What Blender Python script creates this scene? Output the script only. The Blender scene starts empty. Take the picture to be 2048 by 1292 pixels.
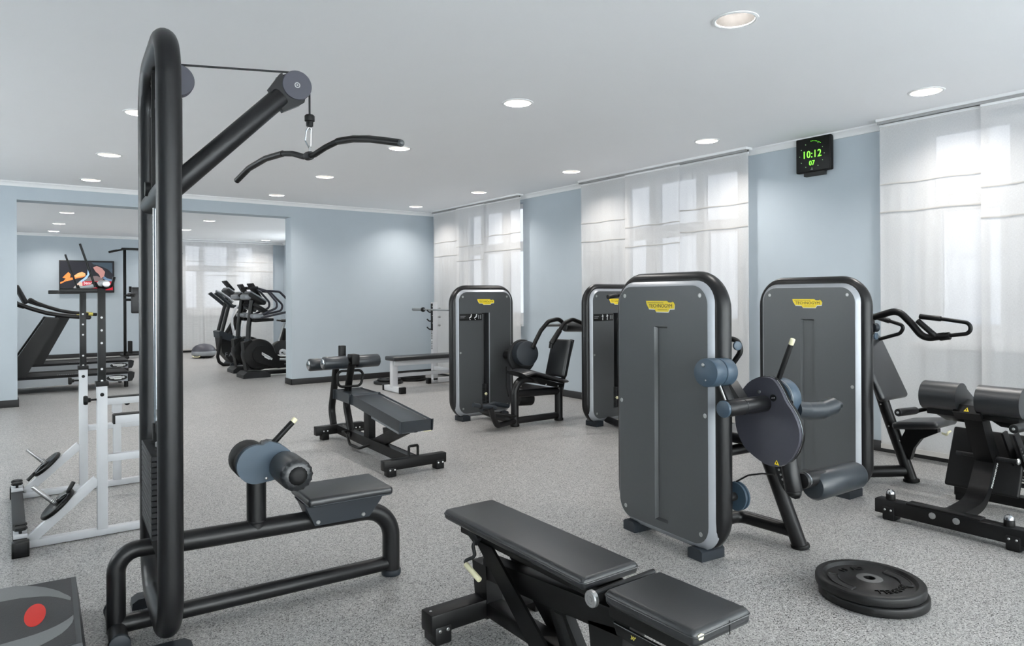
import bpy, bmesh, math, random
from mathutils import Vector, Matrix
random.seed(7)
sc = bpy.context.scene
COL = sc.collection
R = math.radians
V = Vector

# ------------------------------------------------------------------ camera, sky, exposure
cam_d = bpy.data.cameras.new('camera')
cam = bpy.data.objects.new('camera', cam_d); COL.objects.link(cam)
YAW, ROLL, FPX, CY = 0.632066, -0.005024, 1388.164, 593.357
fw = V((math.sin(YAW), math.cos(YAW), 0)); rt = V((math.cos(YAW), -math.sin(YAW), 0)); up = V((0, 0, 1))
rt3 = rt*math.cos(ROLL) + up*math.sin(ROLL); up3 = up*math.cos(ROLL) - rt*math.sin(ROLL)
m = Matrix((rt3, up3, -fw)).transposed().to_4x4(); m.translation = V((0, 0, 1.4))
cam.matrix_world = m
cam_d.sensor_fit = 'HORIZONTAL'; cam_d.sensor_width = 36.0
cam_d.lens = FPX/2048*36.0
cam_d.shift_y = -(1292/2 - CY)/2048
cam_d.clip_start = 0.05; cam_d.clip_end = 200
sc.camera = cam

world = bpy.data.worlds.new('overcast_sky'); sc.world = world; world.use_nodes = True
bg = world.node_tree.nodes['Background']
bg.inputs['Color'].default_value = (0.985, 0.982, 0.98, 1); bg.inputs['Strength'].default_value = 5.9
LAMP_W = 6.0
sc.view_settings.view_transform = 'Standard'; sc.view_settings.look = 'None'
sc.view_settings.exposure = 0.97; sc.view_settings.gamma = 1.0
sc.view_settings.use_curve_mapping = False
sc.cycles.max_bounces = 10; sc.cycles.diffuse_bounces = 6; sc.cycles.transparent_max_bounces = 24
sc.cycles.sample_clamp_indirect = 4.0; sc.cycles.caustics_reflective = False; sc.cycles.caustics_refractive = False

# ------------------------------------------------------------------ materials
def lin(h):
    if isinstance(h, str):
        h = h.lstrip('#'); c = [int(h[i:i+2], 16)/255 for i in (0, 2, 4)]
    else: c = [x/255 for x in h]
    return tuple(x/12.92 if x <= 0.04045 else ((x+0.055)/1.055)**2.4 for x in c)
MATS = {}
def mat(name, rgb, rough=0.5, metal=0.0, spec=0.5, emis=None, noise=0.0, nscale=40.0, bump=0.0, bscale=300.0, coat=0.0):
    if name in MATS: return MATS[name]
    m = bpy.data.materials.new(name); m.use_nodes = True
    nt = m.node_tree; b = nt.nodes['Principled BSDF']
    c = lin(rgb)
    b.inputs['Base Color'].default_value = (*c, 1); b.inputs['Roughness'].default_value = rough
    b.inputs['Metallic'].default_value = metal; b.inputs['Specular IOR Level'].default_value = spec
    b.inputs['Coat Weight'].default_value = coat
    tc = nt.nodes.new('ShaderNodeTexCoord')
    n = nt.nodes.new('ShaderNodeTexNoise'); n.inputs['Scale'].default_value = nscale; n.inputs['Detail'].default_value = 4
    nt.links.new(tc.outputs['Object'], n.inputs['Vector'])
    if noise:
        mx = nt.nodes.new('ShaderNodeMix'); mx.data_type = 'RGBA'
        mx.inputs['A'].default_value = (*[x*(1-noise) for x in c], 1); mx.inputs['B'].default_value = (*[min(1, x*(1+noise)) for x in c], 1)
        nt.links.new(n.outputs['Fac'], mx.inputs['Factor']); nt.links.new(mx.outputs['Result'], b.inputs['Base Color'])
    if bump:
        n2 = nt.nodes.new('ShaderNodeTexNoise'); n2.inputs['Scale'].default_value = bscale; n2.inputs['Detail'].default_value = 3
        nt.links.new(tc.outputs['Object'], n2.inputs['Vector'])
        bp = nt.nodes.new('ShaderNodeBump'); bp.inputs['Strength'].default_value = bump; bp.inputs['Distance'].default_value = 0.002
        nt.links.new(n2.outputs['Fac'], bp.inputs['Height']); nt.links.new(bp.outputs['Normal'], b.inputs['Normal'])
    if emis:
        b.inputs['Emission Color'].default_value = (*lin(rgb), 1); b.inputs['Emission Strength'].default_value = emis
    MATS[name] = m; return m

M_WALL = mat('blue_wall_paint', (178, 187, 194), 0.75, noise=0.02, nscale=6, bump=0.15, bscale=120, spec=0.25)
M_CEIL = mat('white_ceiling_paint', (245, 245, 246), 0.9, noise=0.01, nscale=3, spec=0.1)
M_TRIM = mat('white_gloss_trim', (236, 236, 236), 0.5, noise=0.01)
M_BASE = mat('black_rubber_skirting', (30, 30, 32), 0.55, noise=0.1)
M_FRAME = mat('black_satin_frame_paint', (18, 18, 20), 0.36, metal=0.0, spec=0.38, noise=0.06, nscale=200, bump=0.05, bscale=900)
M_BLACK = mat('black_gloss_frame_paint', (11, 11, 12), 0.40, spec=0.28, noise=0.08, nscale=60)
M_MATTE = mat('matte_black_plastic', (13, 13, 14), 0.55, spec=0.3, noise=0.1)
M_SHROUD = mat('graphite_shroud', (78, 80, 82), 0.34, metal=0.25, noise=0.04, nscale=60, bump=0.04, bscale=700)
M_SILVER = mat('silver_bevel_paint', (160, 163, 168), 0.38, metal=0.35, noise=0.03)
M_SLATE = mat('slate_cam_cover', (66, 66, 75), 0.42, metal=0.2, noise=0.05)
M_BLUE = mat('blue_grey_plastic', (56, 72, 86), 0.42, noise=0.06)
M_FOOT = mat('dark_blue_foot_plastic', (35, 40, 46), 0.5, spec=0.35, noise=0.06)
M_VINYL = mat('black_vinyl', (26, 28, 31), 0.34, spec=0.75, noise=0.12, nscale=25, bump=0.25, bscale=420)
M_VINYLB = mat('blue_black_vinyl', (32, 38, 44), 0.34, spec=0.6, noise=0.10, nscale=25, bump=0.22, bscale=420)
M_CHROME = mat('chrome', (172, 174, 177), 0.18, metal=1.0)
M_STEEL = mat('brushed_steel', (170, 170, 170), 0.35, metal=0.9, noise=0.05)
M_WHITE = mat('white_enamel_steel', (196, 197, 200), 0.42, noise=0.03, nscale=30)
M_RUBBER = mat('black_rubber', (17, 17, 18), 0.42, spec=0.35, noise=0.2, nscale=30, bump=0.2, bscale=200)
M_CREAM = mat('cream_plastic', (226, 220, 184), 0.5, noise=0.04)
M_YELLOW = mat('yellow_badge', (232, 205, 38), 0.4, noise=0.03)
M_BADGE_INK = mat('dark_badge_ink', (52, 46, 22), 0.5, noise=0.02)
M_PRINTW = mat('white_print', (225, 226, 226), 0.5, noise=0.02)
M_PRINTG = mat('grey_print', (120, 122, 124), 0.5, noise=0.02)
M_PRINTY = mat('yellow_print', (215, 200, 90), 0.5, noise=0.02)
M_ALU = mat('grey_aluminium_side', (142, 145, 149), 0.42, metal=0.4, noise=0.04)
M_BELT = mat('treadmill_belt', (30, 30, 32), 0.7, spec=0.25, noise=0.2, nscale=300)
M_STACK = mat('weight_plate_paint', (32, 33, 35), 0.5, metal=0.0, spec=0.3, noise=0.08)
M_DARKSLOT = mat('dark_slot', (12, 12, 13), 0.7, noise=0.1)
M_LED = mat('green_led', (120, 255, 60), 0.5, emis=1.1)
M_LEDDIM = mat('pale_green_led', (150, 200, 140), 0.5, emis=0.45)
M_STEPTOP = mat('textured_step_rubber', (50, 50, 52), 0.62, noise=0.12, nscale=80, bump=0.5, bscale=260)
M_STEPGREY = mat('grey_step_inlay', (116, 117, 118), 0.65, noise=0.06, nscale=200, bump=0.3, bscale=400)
M_RED = mat('red_step_inlay', (214, 34, 20), 0.55, noise=0.03)
M_REFL = mat('downlight_reflector', (34, 33, 32), 0.35, metal=0.0, spec=0.2, noise=0.15, nscale=30)
M_SNOW = mat('snow_ground', (238, 242, 248), 0.9, noise=0.03, nscale=0.5)
M_MASK = mat('dark_tv_bezel', (20, 20, 21), 0.35, noise=0.05)

def floor_material():
    m = bpy.data.materials.new('speckled_rubber_floor'); m.use_nodes = True
    nt = m.node_tree; b = nt.nodes['Principled BSDF']; L = nt.links.new
    tc = nt.nodes.new('ShaderNodeTexCoord')
    def noise(s, d, r=0.5):
        n = nt.nodes.new('ShaderNodeTexNoise'); n.inputs['Scale'].default_value = s; n.inputs['Detail'].default_value = d
        n.inputs['Roughness'].default_value = r; L(tc.outputs['Object'], n.inputs['Vector']); return n
    def ramp(src, stops):
        r = nt.nodes.new('ShaderNodeValToRGB'); e = r.color_ramp.elements
        e[0].position, e[0].color = stops[0][0], (*stops[0][1], 1); e[1].position, e[1].color = stops[1][0], (*stops[1][1], 1)
        for p, c in stops[2:]:
            x = e.new(p); x.color = (*c, 1)
        L(src, r.inputs['Fac']); return r
    vo = nt.nodes.new('ShaderNodeTexVoronoi'); vo.inputs['Scale'].default_value = 230; L(tc.outputs['Object'], vo.inputs['Vector'])
    sp = nt.nodes.new('ShaderNodeSeparateColor'); L(vo.outputs['Color'], sp.inputs['Color'])
    r1 = ramp(sp.outputs['Red'], [(0.0, lin((34, 34, 34))), (0.085, lin((58, 57, 56))), (0.15, lin((128, 126, 124))), (0.55, lin((158, 156, 154))), (1.0, lin((196, 194, 192)))])
    n1 = noise(150, 2.5, 0.6)
    n2 = noise(95, 3, 0.65)
    r2 = ramp(n2.outputs['Fac'], [(0.30, (0.45,)*3), (0.40, (1, 1, 1))])
    n3 = noise(1.1, 4)
    r3 = ramp(n3.outputs['Fac'], [(0.3, (0.90,)*3), (0.7, (1.0, 0.995, 0.99))])
    def mul(a, c):
        x = nt.nodes.new('ShaderNodeMix'); x.data_type = 'RGBA'; x.blend_type = 'MULTIPLY'; x.inputs['Factor'].default_value = 1
        L(a, x.inputs['A']); L(c, x.inputs['B']); return x.outputs['Result']
    c = mul(mul(r1.outputs['Color'], r2.outputs['Color']), r3.outputs['Color'])
    L(c, b.inputs['Base Color'])
    b.inputs['Roughness'].default_value = 0.38; b.inputs['Specular IOR Level'].default_value = 0.5
    bp = nt.nodes.new('ShaderNodeBump'); bp.inputs['Strength'].default_value = 0.05; bp.inputs['Distance'].default_value = 0.0005
    L(n1.outputs['Fac'], bp.inputs['Height']); L(bp.outputs['Normal'], b.inputs['Normal'])
    return m
M_FLOOR = floor_material()

def curtain_material():
    m = bpy.data.materials.new('sheer_white_voile'); m.use_nodes = True
    nt = m.node_tree; L = nt.links.new; nt.nodes.clear()
    out = nt.nodes.new('ShaderNodeOutputMaterial')
    tc = nt.nodes.new('ShaderNodeTexCoord'); mp = nt.nodes.new('ShaderNodeMapping'); mp.inputs['Scale'].default_value = (1, 60, 300)
    L(tc.outputs['Object'], mp.inputs['Vector'])
    n = nt.nodes.new('ShaderNodeTexNoise'); n.inputs['Scale'].default_value = 1.0; n.inputs['Detail'].default_value = 4; L(mp.outputs['Vector'], n.inputs['Vector'])
    mp2 = nt.nodes.new('ShaderNodeMapping'); mp2.inputs['Scale'].default_value = (1, 300, 60); L(tc.outputs['Object'], mp2.inputs['Vector'])
    n2 = nt.nodes.new('ShaderNodeTexNoise'); n2.inputs['Scale'].default_value = 1.0; n2.inputs['Detail'].default_value = 4; L(mp2.outputs['Vector'], n2.inputs['Vector'])
    ad = nt.nodes.new('ShaderNodeMath'); ad.operation = 'ADD'; L(n.outputs['Fac'], ad.inputs[0]); L(n2.outputs['Fac'], ad.inputs[1])
    mr = nt.nodes.new('ShaderNodeMapRange'); mr.inputs['From Min'].default_value = 0.7; mr.inputs['From Max'].default_value = 1.3
    mr.inputs['To Min'].default_value = 0.26; mr.inputs['To Max'].default_value = 0.38; L(ad.outputs[0], mr.inputs['Value'])
    df = nt.nodes.new('ShaderNodeBsdfDiffuse'); df.inputs['Color'].default_value = (*lin((222, 220, 219)), 1)
    tl = nt.nodes.new('ShaderNodeBsdfTranslucent'); tl.inputs['Color'].default_value = (*lin((228, 226, 224)), 1)
    tr = nt.nodes.new('ShaderNodeBsdfTransparent')
    m1 = nt.nodes.new('ShaderNodeMixShader'); m1.inputs[0].default_value = 0.10; L(df.outputs[0], m1.inputs[1]); L(tl.outputs[0], m1.inputs[2])
    m2 = nt.nodes.new('ShaderNodeMixShader'); L(mr.outputs['Result'], m2.inputs[0]); L(m1.outputs[0], m2.inputs[1]); L(tr.outputs[0], m2.inputs[2])
    L(m2.outputs[0], out.inputs['Surface']); return m
M_CURT = curtain_material()
M_SEAM = mat('curtain_seam_cloth', (184, 180, 176), 0.9, noise=0.03)

def glass_material(name='window_glass', tint=(0.95, 0.98, 0.98)):
    m = bpy.data.materials.new(name); m.use_nodes = True
    nt = m.node_tree; L = nt.links.new; nt.nodes.clear()
    out = nt.nodes.new('ShaderNodeOutputMaterial')
    tr = nt.nodes.new('ShaderNodeBsdfTransparent'); tr.inputs['Color'].default_value = (*tint, 1)
    gl = nt.nodes.new('ShaderNodeBsdfGlossy'); gl.inputs['Roughness'].default_value = 0.02
    mx = nt.nodes.new('ShaderNodeMixShader'); mx.inputs[0].default_value = 0.06
    L(tr.outputs[0], mx.inputs[1]); L(gl.outputs[0], mx.inputs[2]); L(mx.outputs[0], out.inputs['Surface']); return m
M_GLASS = glass_material()
M_DIMPANE = glass_material('dimmed_pane_glass', (0.30, 0.313, 0.33))     # tint added to dim the sky through the panes behind the curtains

# ------------------------------------------------------------------ mesh builder
class B:
    def __init__(s): s.bm = bmesh.new()
    def _bev(s, verts, w, seg):
        if w <= 0: return
        es = list({e for v in verts for e in v.link_edges if e.is_manifold and e.calc_face_angle(0) > R(25)})
        try: bmesh.ops.bevel(s.bm, geom=es, offset=w, segments=seg, profile=0.5, affect='EDGES', clamp_overlap=True)
        except Exception: pass
    def box(s, c, size, rot=None, bev=0.0, seg=2):
        r = bmesh.ops.create_cube(s.bm, size=1.0); vs = r['verts']
        for v in vs:
            p = V((v.co.x*size[0], v.co.y*size[1], v.co.z*size[2]))
            if rot is not None: p = rot @ p
            v.co = p + V(c)
        s._bev(vs, bev, seg); return s
    def span(s, a, b, bev=0.0, seg=2):
        return s.box([(x+y)/2 for x, y in zip(a, b)], [abs(y-x) for x, y in zip(a, b)], None, bev, seg)
    def bar(s, p0, p1, w, h, bev=0.004, side=None):
        """rectangular bar from p0 to p1; w measured along 'side', h across"""
        p0, p1 = V(p0), V(p1); d = (p1-p0); L = d.length; d.normalize()
        sd = V(side) if side else (V((0, 0, 1)).cross(d) if abs(d.z) < 0.95 else V((1, 0, 0)))
        sd = (sd - d*sd.dot(d)).normalized(); n = d.cross(sd)
        return s.box((p0+p1)/2, (L, w, h), Matrix((d, sd, n)).transposed(), bev)
    def tube(s, pts, r, fillet=0.0, seg=14, closed=False, n=7, flat=1.0, flat_axis=None):
        pts = [V(p) for p in pts]; path = []
        N = len(pts)
        for i, p in enumerate(pts):
            if (not closed and i in (0, N-1)) or fillet <= 0: path.append(p); continue
            a, b = pts[i-1], pts[(i+1) % N]
            da, db = (a-p), (b-p); la, lb = da.length, db.length; da.normalize(); db.normalize()
            ang = da.angle(db)
            if ang > R(176): path.append(p); continue
            t = min(fillet/math.tan(ang/2), la*0.49, lb*0.49); rr = t*math.tan(ang/2)
            c = p + (da+db).normalized()*(rr/math.sin(ang/2)); s0 = p+da*t-c; s1 = p+db*t-c
            tot = s0.angle(s1); ax = s0.cross(s1).normalized()
            for k in range(n+1): path.append(c + Matrix.Rotation(tot*k/n, 3, ax) @ s0)
        q = [path[0]]
        for p in path[1:]:
            if (p-q[-1]).length > 1e-5: q.append(p)
        path = q; n_ = len(path); rings = []; nx = None
        for i, p in enumerate(path):
            if closed: t = (path[(i+1) % n_]-path[i-1]).normalized()
            else: t = (path[min(i+1, n_-1)]-path[max(i-1, 0)]).normalized()
            if nx is None:
                nx = t.cross(V((0, 0, 1)));
                if nx.length < 0.05: nx = t.cross(V((1, 0, 0)))
                nx.normalize()
            nx = (nx-t*nx.dot(t)).normalized(); ny = t.cross(nx)
            rad = r(i/(n_-1)) if callable(r) else r
            ring = []
            for k in range(seg):
                o = (nx*math.cos(2*math.pi*k/seg)+ny*math.sin(2*math.pi*k/seg))*rad
                if flat_axis is not None:
                    fa = V(flat_axis).normalized(); o += fa*o.dot(fa)*(flat-1)
                ring.append(s.bm.verts.new(p+o))
            rings.append(ring)
        for i in range(n_ if closed else n_-1):
            a, b = rings[i], rings[(i+1) % n_]
            for k in range(seg): s.bm.faces.new((a[k], a[(k+1) % seg], b[(k+1) % seg], b[k]))
        if not closed:
            s.bm.faces.new(rings[0][::-1]); s.bm.faces.new(rings[-1])
        return s
    def lathe(s, prof, o, axis=(0, 0, 1), seg=24, wob=None, ring=False):
        """prof: (radius, height) pairs along axis from o; ends closed where radius is 0 or capped"""
        a = V(axis).normalized(); x = a.orthogonal().normalized(); y = a.cross(x); o = V(o); rings = []
        for i, (r, h) in enumerate(prof):
            if r <= 1e-6: rings.append([s.bm.verts.new(o+a*h)]); continue
            rings.append([s.bm.verts.new(o+a*h+(x*math.cos(2*math.pi*k/seg)+y*math.sin(2*math.pi*k/seg))*(r*(wob(i, k) if wob else 1))) for k in range(seg)])
        for p, q in zip(rings, rings[1:]):
            for k in range(seg):
                k2 = (k+1) % seg
                if len(p) == 1 and len(q) == 1: continue
                if len(p) == 1: s.bm.faces.new((p[0], q[k2], q[k]))
                elif len(q) == 1: s.bm.faces.new((p[k], p[k2], q[0]))
                else: s.bm.faces.new((p[k], p[k2], q[k2], q[k]))
        if ring:
            p, q = rings[-1], rings[0]
            for k in range(seg): s.bm.faces.new((p[k], p[(k+1) % seg], q[(k+1) % seg], q[k]))
            return s
        for rg, fl in ((rings[0], True), (rings[-1], False)):
            if len(rg) > 1: s.bm.faces.new(rg[::-1] if fl else rg)
        return s
    def cyl(s, p0, p1, r, seg=24, bev=0.0, r2=None):
        p0, p1 = V(p0), V(p1); L = (p1-p0).length; r2 = r if r2 is None else r2
        if bev > 0: pr = [(r-bev, 0), (r-bev*0.3, bev*0.3), (r, bev), (r2, L-bev), (r2-bev*0.3, L-bev*0.3), (r2-bev, L)]
        else: pr = [(r, 0), (r2, L)]
        return s.lathe(pr, p0, p1-p0, seg)
    def prism(s, poly, fn, t0, t1, bev=0.0, seg=2):
        """polygon (a,b) pairs, fn(a,b,t)->xyz, extruded from t0 to t1"""
        lo = [s.bm.verts.new(V(fn(a, b, t0))) for a, b in poly]; hi = [s.bm.verts.new(V(fn(a, b, t1))) for a, b in poly]
        n = len(poly)
        for k in range(n): s.bm.faces.new((lo[k], lo[(k+1) % n], hi[(k+1) % n], hi[k]))
        s.bm.faces.new(lo[::-1]); s.bm.faces.new(hi)
        s._bev(lo+hi, bev, seg); return s
    def ball(s, c, r, sx=1, sy=1, sz=1, u=16, v=10):
        k = bmesh.ops.create_uvsphere(s.bm, u_segments=u, v_segments=v, radius=r)
        for w in k['verts']: w.co = V((w.co.x*sx, w.co.y*sy, w.co.z*sz))+V(c)
        return s
    def face(s, pts):
        s.bm.faces.new([s.bm.verts.new(V(p)) for p in pts]); return s

def finish(b, name, material, sharp=38):
    bm = b.bm
    bmesh.ops.recalc_face_normals(bm, faces=bm.faces)
    me = bpy.data.meshes.new(name); bm.to_mesh(me); bm.free()
    for p in me.polygons: p.use_smooth = True
    me.set_sharp_from_angle(angle=R(sharp))
    me.materials.append(material)
    o = bpy.data.objects.new(name, me); COL.objects.link(o); return o

def struct(name, b, material, parent=None):
    o = finish(b, name, material)
    if parent is None: o['kind'] = 'structure'
    else: o.parent = parent; o.matrix_parent_inverse = parent.matrix_world.inverted()
    return o

class Thing:
    """an Empty at the thing's base; parts are given in world coordinates (or local ones with local=True)"""
    def __init__(s, name, label, cat, loc=(0, 0, 0), yaw=0.0, group=None):
        e = bpy.data.objects.new(name, None); COL.objects.link(e); e.empty_display_size = 0.1
        e['label'] = label; e['category'] = cat
        if group: e['group'] = group
        s.o = e; s.m = Matrix.Translation(V(loc)) @ Matrix.Rotation(yaw, 4, 'Z'); e.matrix_basis = s.m; s.inv = s.m.inverted()
    def part(s, name, b, material, parent=None, local=False, label=None, kind=None):
        if not local: bmesh.ops.transform(b.bm, matrix=s.inv, verts=b.bm.verts)
        o = finish(b, name, material); o.parent = parent or s.o
        if label: o['label'] = label
        if kind: o['kind'] = kind
        return o
    def text(s, name, txt, size, mtx, material, parent=None, ext=0.001, local=True, **k):
        o = text_obj(name, txt, size, (mtx if local else s.inv @ mtx), material, ext, **k); o.parent = parent or s.o; return o

def text_obj(name, txt, size, mtx, material, ext=0.001, align='CENTER', sx=1.0, spacing=1.0, bold=0.0):
    cu = bpy.data.curves.new(name, 'FONT'); cu.body = txt; cu.size = size; cu.extrude = ext; cu.align_x = align; cu.align_y = 'CENTER'
    cu.resolution_u = 3; cu.space_character = spacing; cu.offset = bold
    t = bpy.data.objects.new(name+'_tmp', cu); COL.objects.link(t); bpy.context.view_layer.update()
    me = bpy.data.meshes.new_from_object(t.evaluated_get(bpy.context.evaluated_depsgraph_get()))
    bpy.data.objects.remove(t); bpy.data.curves.remove(cu)
    me.transform(mtx @ Matrix.Diagonal((sx, 1, 1, 1))); me.name = name
    me.materials.clear(); me.materials.append(material)
    o = bpy.data.objects.new(name, me); COL.objects.link(o); return o

def single(name, b, material, label, cat, group=None):
    o = finish(b, name, material); o['label'] = label; o['category'] = cat
    if group: o['group'] = group
    return o
def recenter(o, loc):
    o.data.transform(Matrix.Translation(-V(loc))); o.location = loc

def frame_m(o, x, y, z):
    m = Matrix((V(x), V(y), V(z))).transposed().to_4x4(); m.translation = V(o); return m

def rrect(hw, z0, z1, r, n=8):
    pts = []
    for cx, cz, a0 in ((hw-r, z1-r, 0), (-hw+r, z1-r, 90), (-hw+r, z0+r, 180), (hw-r, z0+r, 270)):
        for k in range(n+1):
            a = R(a0+90*k/n); pts.append((cx+r*math.cos(a), cz+r*math.sin(a)))
    return pts
def copy_thing(o, loc=None, label=None, shift=None):
    c = o.copy(); COL.objects.link(c)
    if loc is not None: c.location = loc
    if label: c['label'] = label
    for ch in o.children:
        d = ch.copy(); COL.objects.link(d); d.parent = c
        for g in ch.children:
            e = g.copy(); COL.objects.link(e); e.parent = d
    return c

# ------------------------------------------------------------------ room shell
XL, XR, YF, YB, YFAR, HC = -2.7, 6.336, -3.0, 11.079, 19.477, 2.93
TW = 0.34
NOLAMP = {(0.91, 2.37), (0.91, 4.39)}
LX = [0.91, 3.28, 5.61]
LYM = [2.37, 4.39, 6.42, 8.47, 10.39]
LYF = [14.58, 16.77, 18.70]
struct('floor', B().span((XL-.4, YF-.4, -0.12), (XR+.4, YFAR+.4, 0)), M_FLOOR)

def ceiling():
    b = B(); bm = b.bm; H = 0.15; RI = 0.108
    xs = sorted([XL-.4, XR+.4]+[x+d for x in LX for d in (-H, H)]); ys = sorted([YF-.4, YFAR+.4]+[y+d for y in LYM+LYF for d in (-H, H)])
    cache = {}
    def vv(x, y):
        k = (round(x, 4), round(y, 4))
        if k not in cache: cache[k] = bm.verts.new((x, y, HC))
        return cache[k]
    for i in range(len(xs)-1):
        for j in range(len(ys)-1):
            x0, x1, y0, y1 = xs[i], xs[i+1], ys[j], ys[j+1]; cx, cy = (x0+x1)/2, (y0+y1)/2
            if any(abs(cx-x) < .01 and abs(cy-y) < .01 for x in LX for y in LYM+LYF if (x, y) not in NOLAMP):
                inner, outer = [], []
                for k in range(24):
                    a = math.pi*2*k/24; c, s = math.cos(a), math.sin(a); m_ = max(abs(c), abs(s))
                    inner.append(bm.verts.new((cx+RI*c, cy+RI*s, HC))); outer.append(vv(cx+H*c/m_, cy+H*s/m_))
                for k in range(24): bm.faces.new((inner[k], inner[(k+1) % 24], outer[(k+1) % 24], outer[k]))
            else: bm.faces.new((vv(x0, y0), vv(x1, y0), vv(x1, y1), vv(x0, y1)))
    b.span((XL-.4, YF-.4, HC+.16), (XR+.4, YFAR+.4, HC+.22))
    struct('ceiling', b, M_CEIL)
ceiling()

WIN = [ # y0, y1 of the opening, panes (ylo, yhi) low row, panes top row
    (8.36, 10.24, [(9.70, 10.08), (9.06, 9.57), (8.50, 8.92)], [(9.69, 10.08), (9.08, 9.55), (8.50, 8.92)]),
    (4.50, 6.42, [(5.99, 6.28), (5.21, 5.77), (4.655, 5.05)], [(5.93, 6.29), (5.21, 5.77), (4.65, 5.09)]),
    (0.62, 2.82, [(2.18, 2.615), (1.36, 1.98), (0.76, 1.18)], [(2.11, 2.675), (1.36, 1.98), (0.76, 1.20)]),
    (-2.4, -0.4, [(-0.9, -0.5), (-1.7, -1.1), (-2.3, -1.9)], [(-0.9, -0.5), (-1.7, -1.1), (-2.3, -1.9)]),  # unseen window, added to let more daylight in near the camera
    (12.4, 14.3, [(13.7, 14.15), (13.0, 13.5), (12.5, 12.85)], [(13.7, 14.15), (13.0, 13.5), (12.5, 12.85)]),  # hidden window, added to brighten the second room
    (16.2, 18.1, [(17.5, 17.95), (16.8, 17.3), (16.3, 16.65)], [(17.5, 17.95), (16.8, 17.3), (16.3, 16.65)])]  # another hidden window added for light in the second room
Z0, Z1 = 0.98, 2.83
def wall_right():
    b = B(); ops = sorted([(w[0], w[1]) for w in WIN]); y = YF-.4
    for a, c in ops:
        b.span((XR, y, 0), (XR+TW, a, HC+.1)); b.span((XR, a, 0), (XR+TW, c, Z0)); b.span((XR, a, Z1), (XR+TW, c, HC+.1)); y = c
    b.span((XR, y, 0), (XR+TW, YFAR, HC+.1))
    struct('wall_right', b, M_WALL)
wall_right()
def window(idx, y0, y1, low, top, fn, depth=(6.46, 6.52), glass=None):
    """fn(y, z, x) -> world; panes low row z 1.15-2.105, top row 2.255-2.765"""
    root = bpy.data.objects.new('window_%d' % idx, None); COL.objects.link(root); root['kind'] = 'structure'
    b = B()
    def blk(a, c, z0, z1, d=0.0): b.prism([(a, z0), (c, z0), (c, z1), (a, z1)], lambda p, q, t: fn(p, q, t), depth[0]-d, depth[1]+d, 0.004, 1)
    for rows, z0, z1, ze0, ze1 in ((low, 1.15, 2.105, Z0, 2.18), (top, 2.255, 2.765, 2.18, Z1)):
        cuts = sorted(rows)
        blk(y0, y1, ze0, z0); blk(y0, y1, z1, ze1)
        e = y0
        for a, c in cuts:
            blk(e, a, z0, z1); e = c
        blk(e, y1, z0, z1)
    f = finish(b, 'window_frame', M_TRIM); f.parent = root
    sb = B().prism([(y0, Z0-.03), (y1, Z0-.03), (y1, Z0+.012), (y0, Z0+.012)], lambda p, q, t: fn(p, q, t), depth[0]-.18, depth[0], 0.006, 2)
    s_ = finish(sb, 'window_sill', M_TRIM); s_.parent = root
    for rows, z0, z1 in ((low, 1.15, 2.105), (top, 2.255, 2.765)):
        for a, c in rows:
            g = B().prism([(a-.005, z0-.005), (c+.005, z0-.005), (c+.005, z1+.005), (a-.005, z1+.005)], lambda p, q, t: fn(p, q, t), depth[0]+.02, depth[0]+.026)
            p_ = finish(g, 'pane', glass or M_GLASS); p_.parent = root
for i, w in enumerate(WIN): window(i+1, *w, lambda y, z, x: (x, y, z), glass=M_DIMPANE if i < 3 else M_GLASS)
FW = (3.80, 5.75, [(3.70+.12, 4.088), (4.251, 4.85), (5.10, 5.46)], [(3.82, 4.154), (4.256, 4.854), (5.10, 5.523)])

# partition with the wide opening to the second room
OX0, OX1, OH, PT = 0.14, 3.725, 2.695, 0.28
b = B(); b.span((XL-.4, YB, 0), (OX0, YB+PT, HC+.1)); b.span((OX1, YB, 0), (XR, YB+PT, HC+.1)); b.span((OX0, YB, OH), (OX1, YB+PT, HC+.1))
struct('wall_back', b, M_WALL)
b = B(); b.span((XL-.4, YFAR, 0), (FW[0], YFAR+TW, HC+.1)); b.span((FW[1], YFAR, 0), (XR+TW, YFAR+TW, HC+.1)); b.span((FW[0], YFAR, 0), (FW[1], YFAR+TW, Z0)); b.span((FW[0], YFAR, Z1), (FW[1], YFAR+TW, HC+.1))
struct('wall_far', b, M_WALL)
window(7, *FW, lambda x, z, t: (x, t, z), (YFAR+.12, YFAR+.18), M_DIMPANE)
LEFT = [(4.6, 6.8), (7.8, 10.0), (12.3, 14.5), (15.4, 17.6)]  # unseen left windows, added to brighten the ceiling and the second room
b = B(); y_ = YF
for a, c in LEFT:
    b.span((XL-.4, y_, 0), (XL, a, HC+.1)); b.span((XL-.4, a, 0), (XL, c, Z0)); b.span((XL-.4, a, Z1), (XL, c, HC+.1)); y_ = c
b.span((XL-.4, y_, 0), (XL, YFAR, HC+.1))
struct('wall_left', b, M_WALL)
for i, (a, c) in enumerate(LEFT):
    rows = [(a+.12+k*.68, a+.72+k*.68) for k in range(3)]
    window(11+i, a, c, rows, rows, lambda y, z, t: (XL-t, y, z), (.12, .18))
FRONT_FILL = [(-2.5, 0.35), (0.55, 3.3), (3.5, 6.2)]
b = B(); x_ = XL-.4
for a, c in FRONT_FILL:
    b.span((x_, YF-.4, 0), (a, YF, HC+.1)); b.span((a, YF-.4, 0), (c, YF, .10)); b.span((a, YF-.4, 2.84), (c, YF, HC+.1)); x_ = c
b.span((x_, YF-.4, 0), (XR+TW, YF, HC+.1))
struct('wall_front', b, M_WALL)
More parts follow.
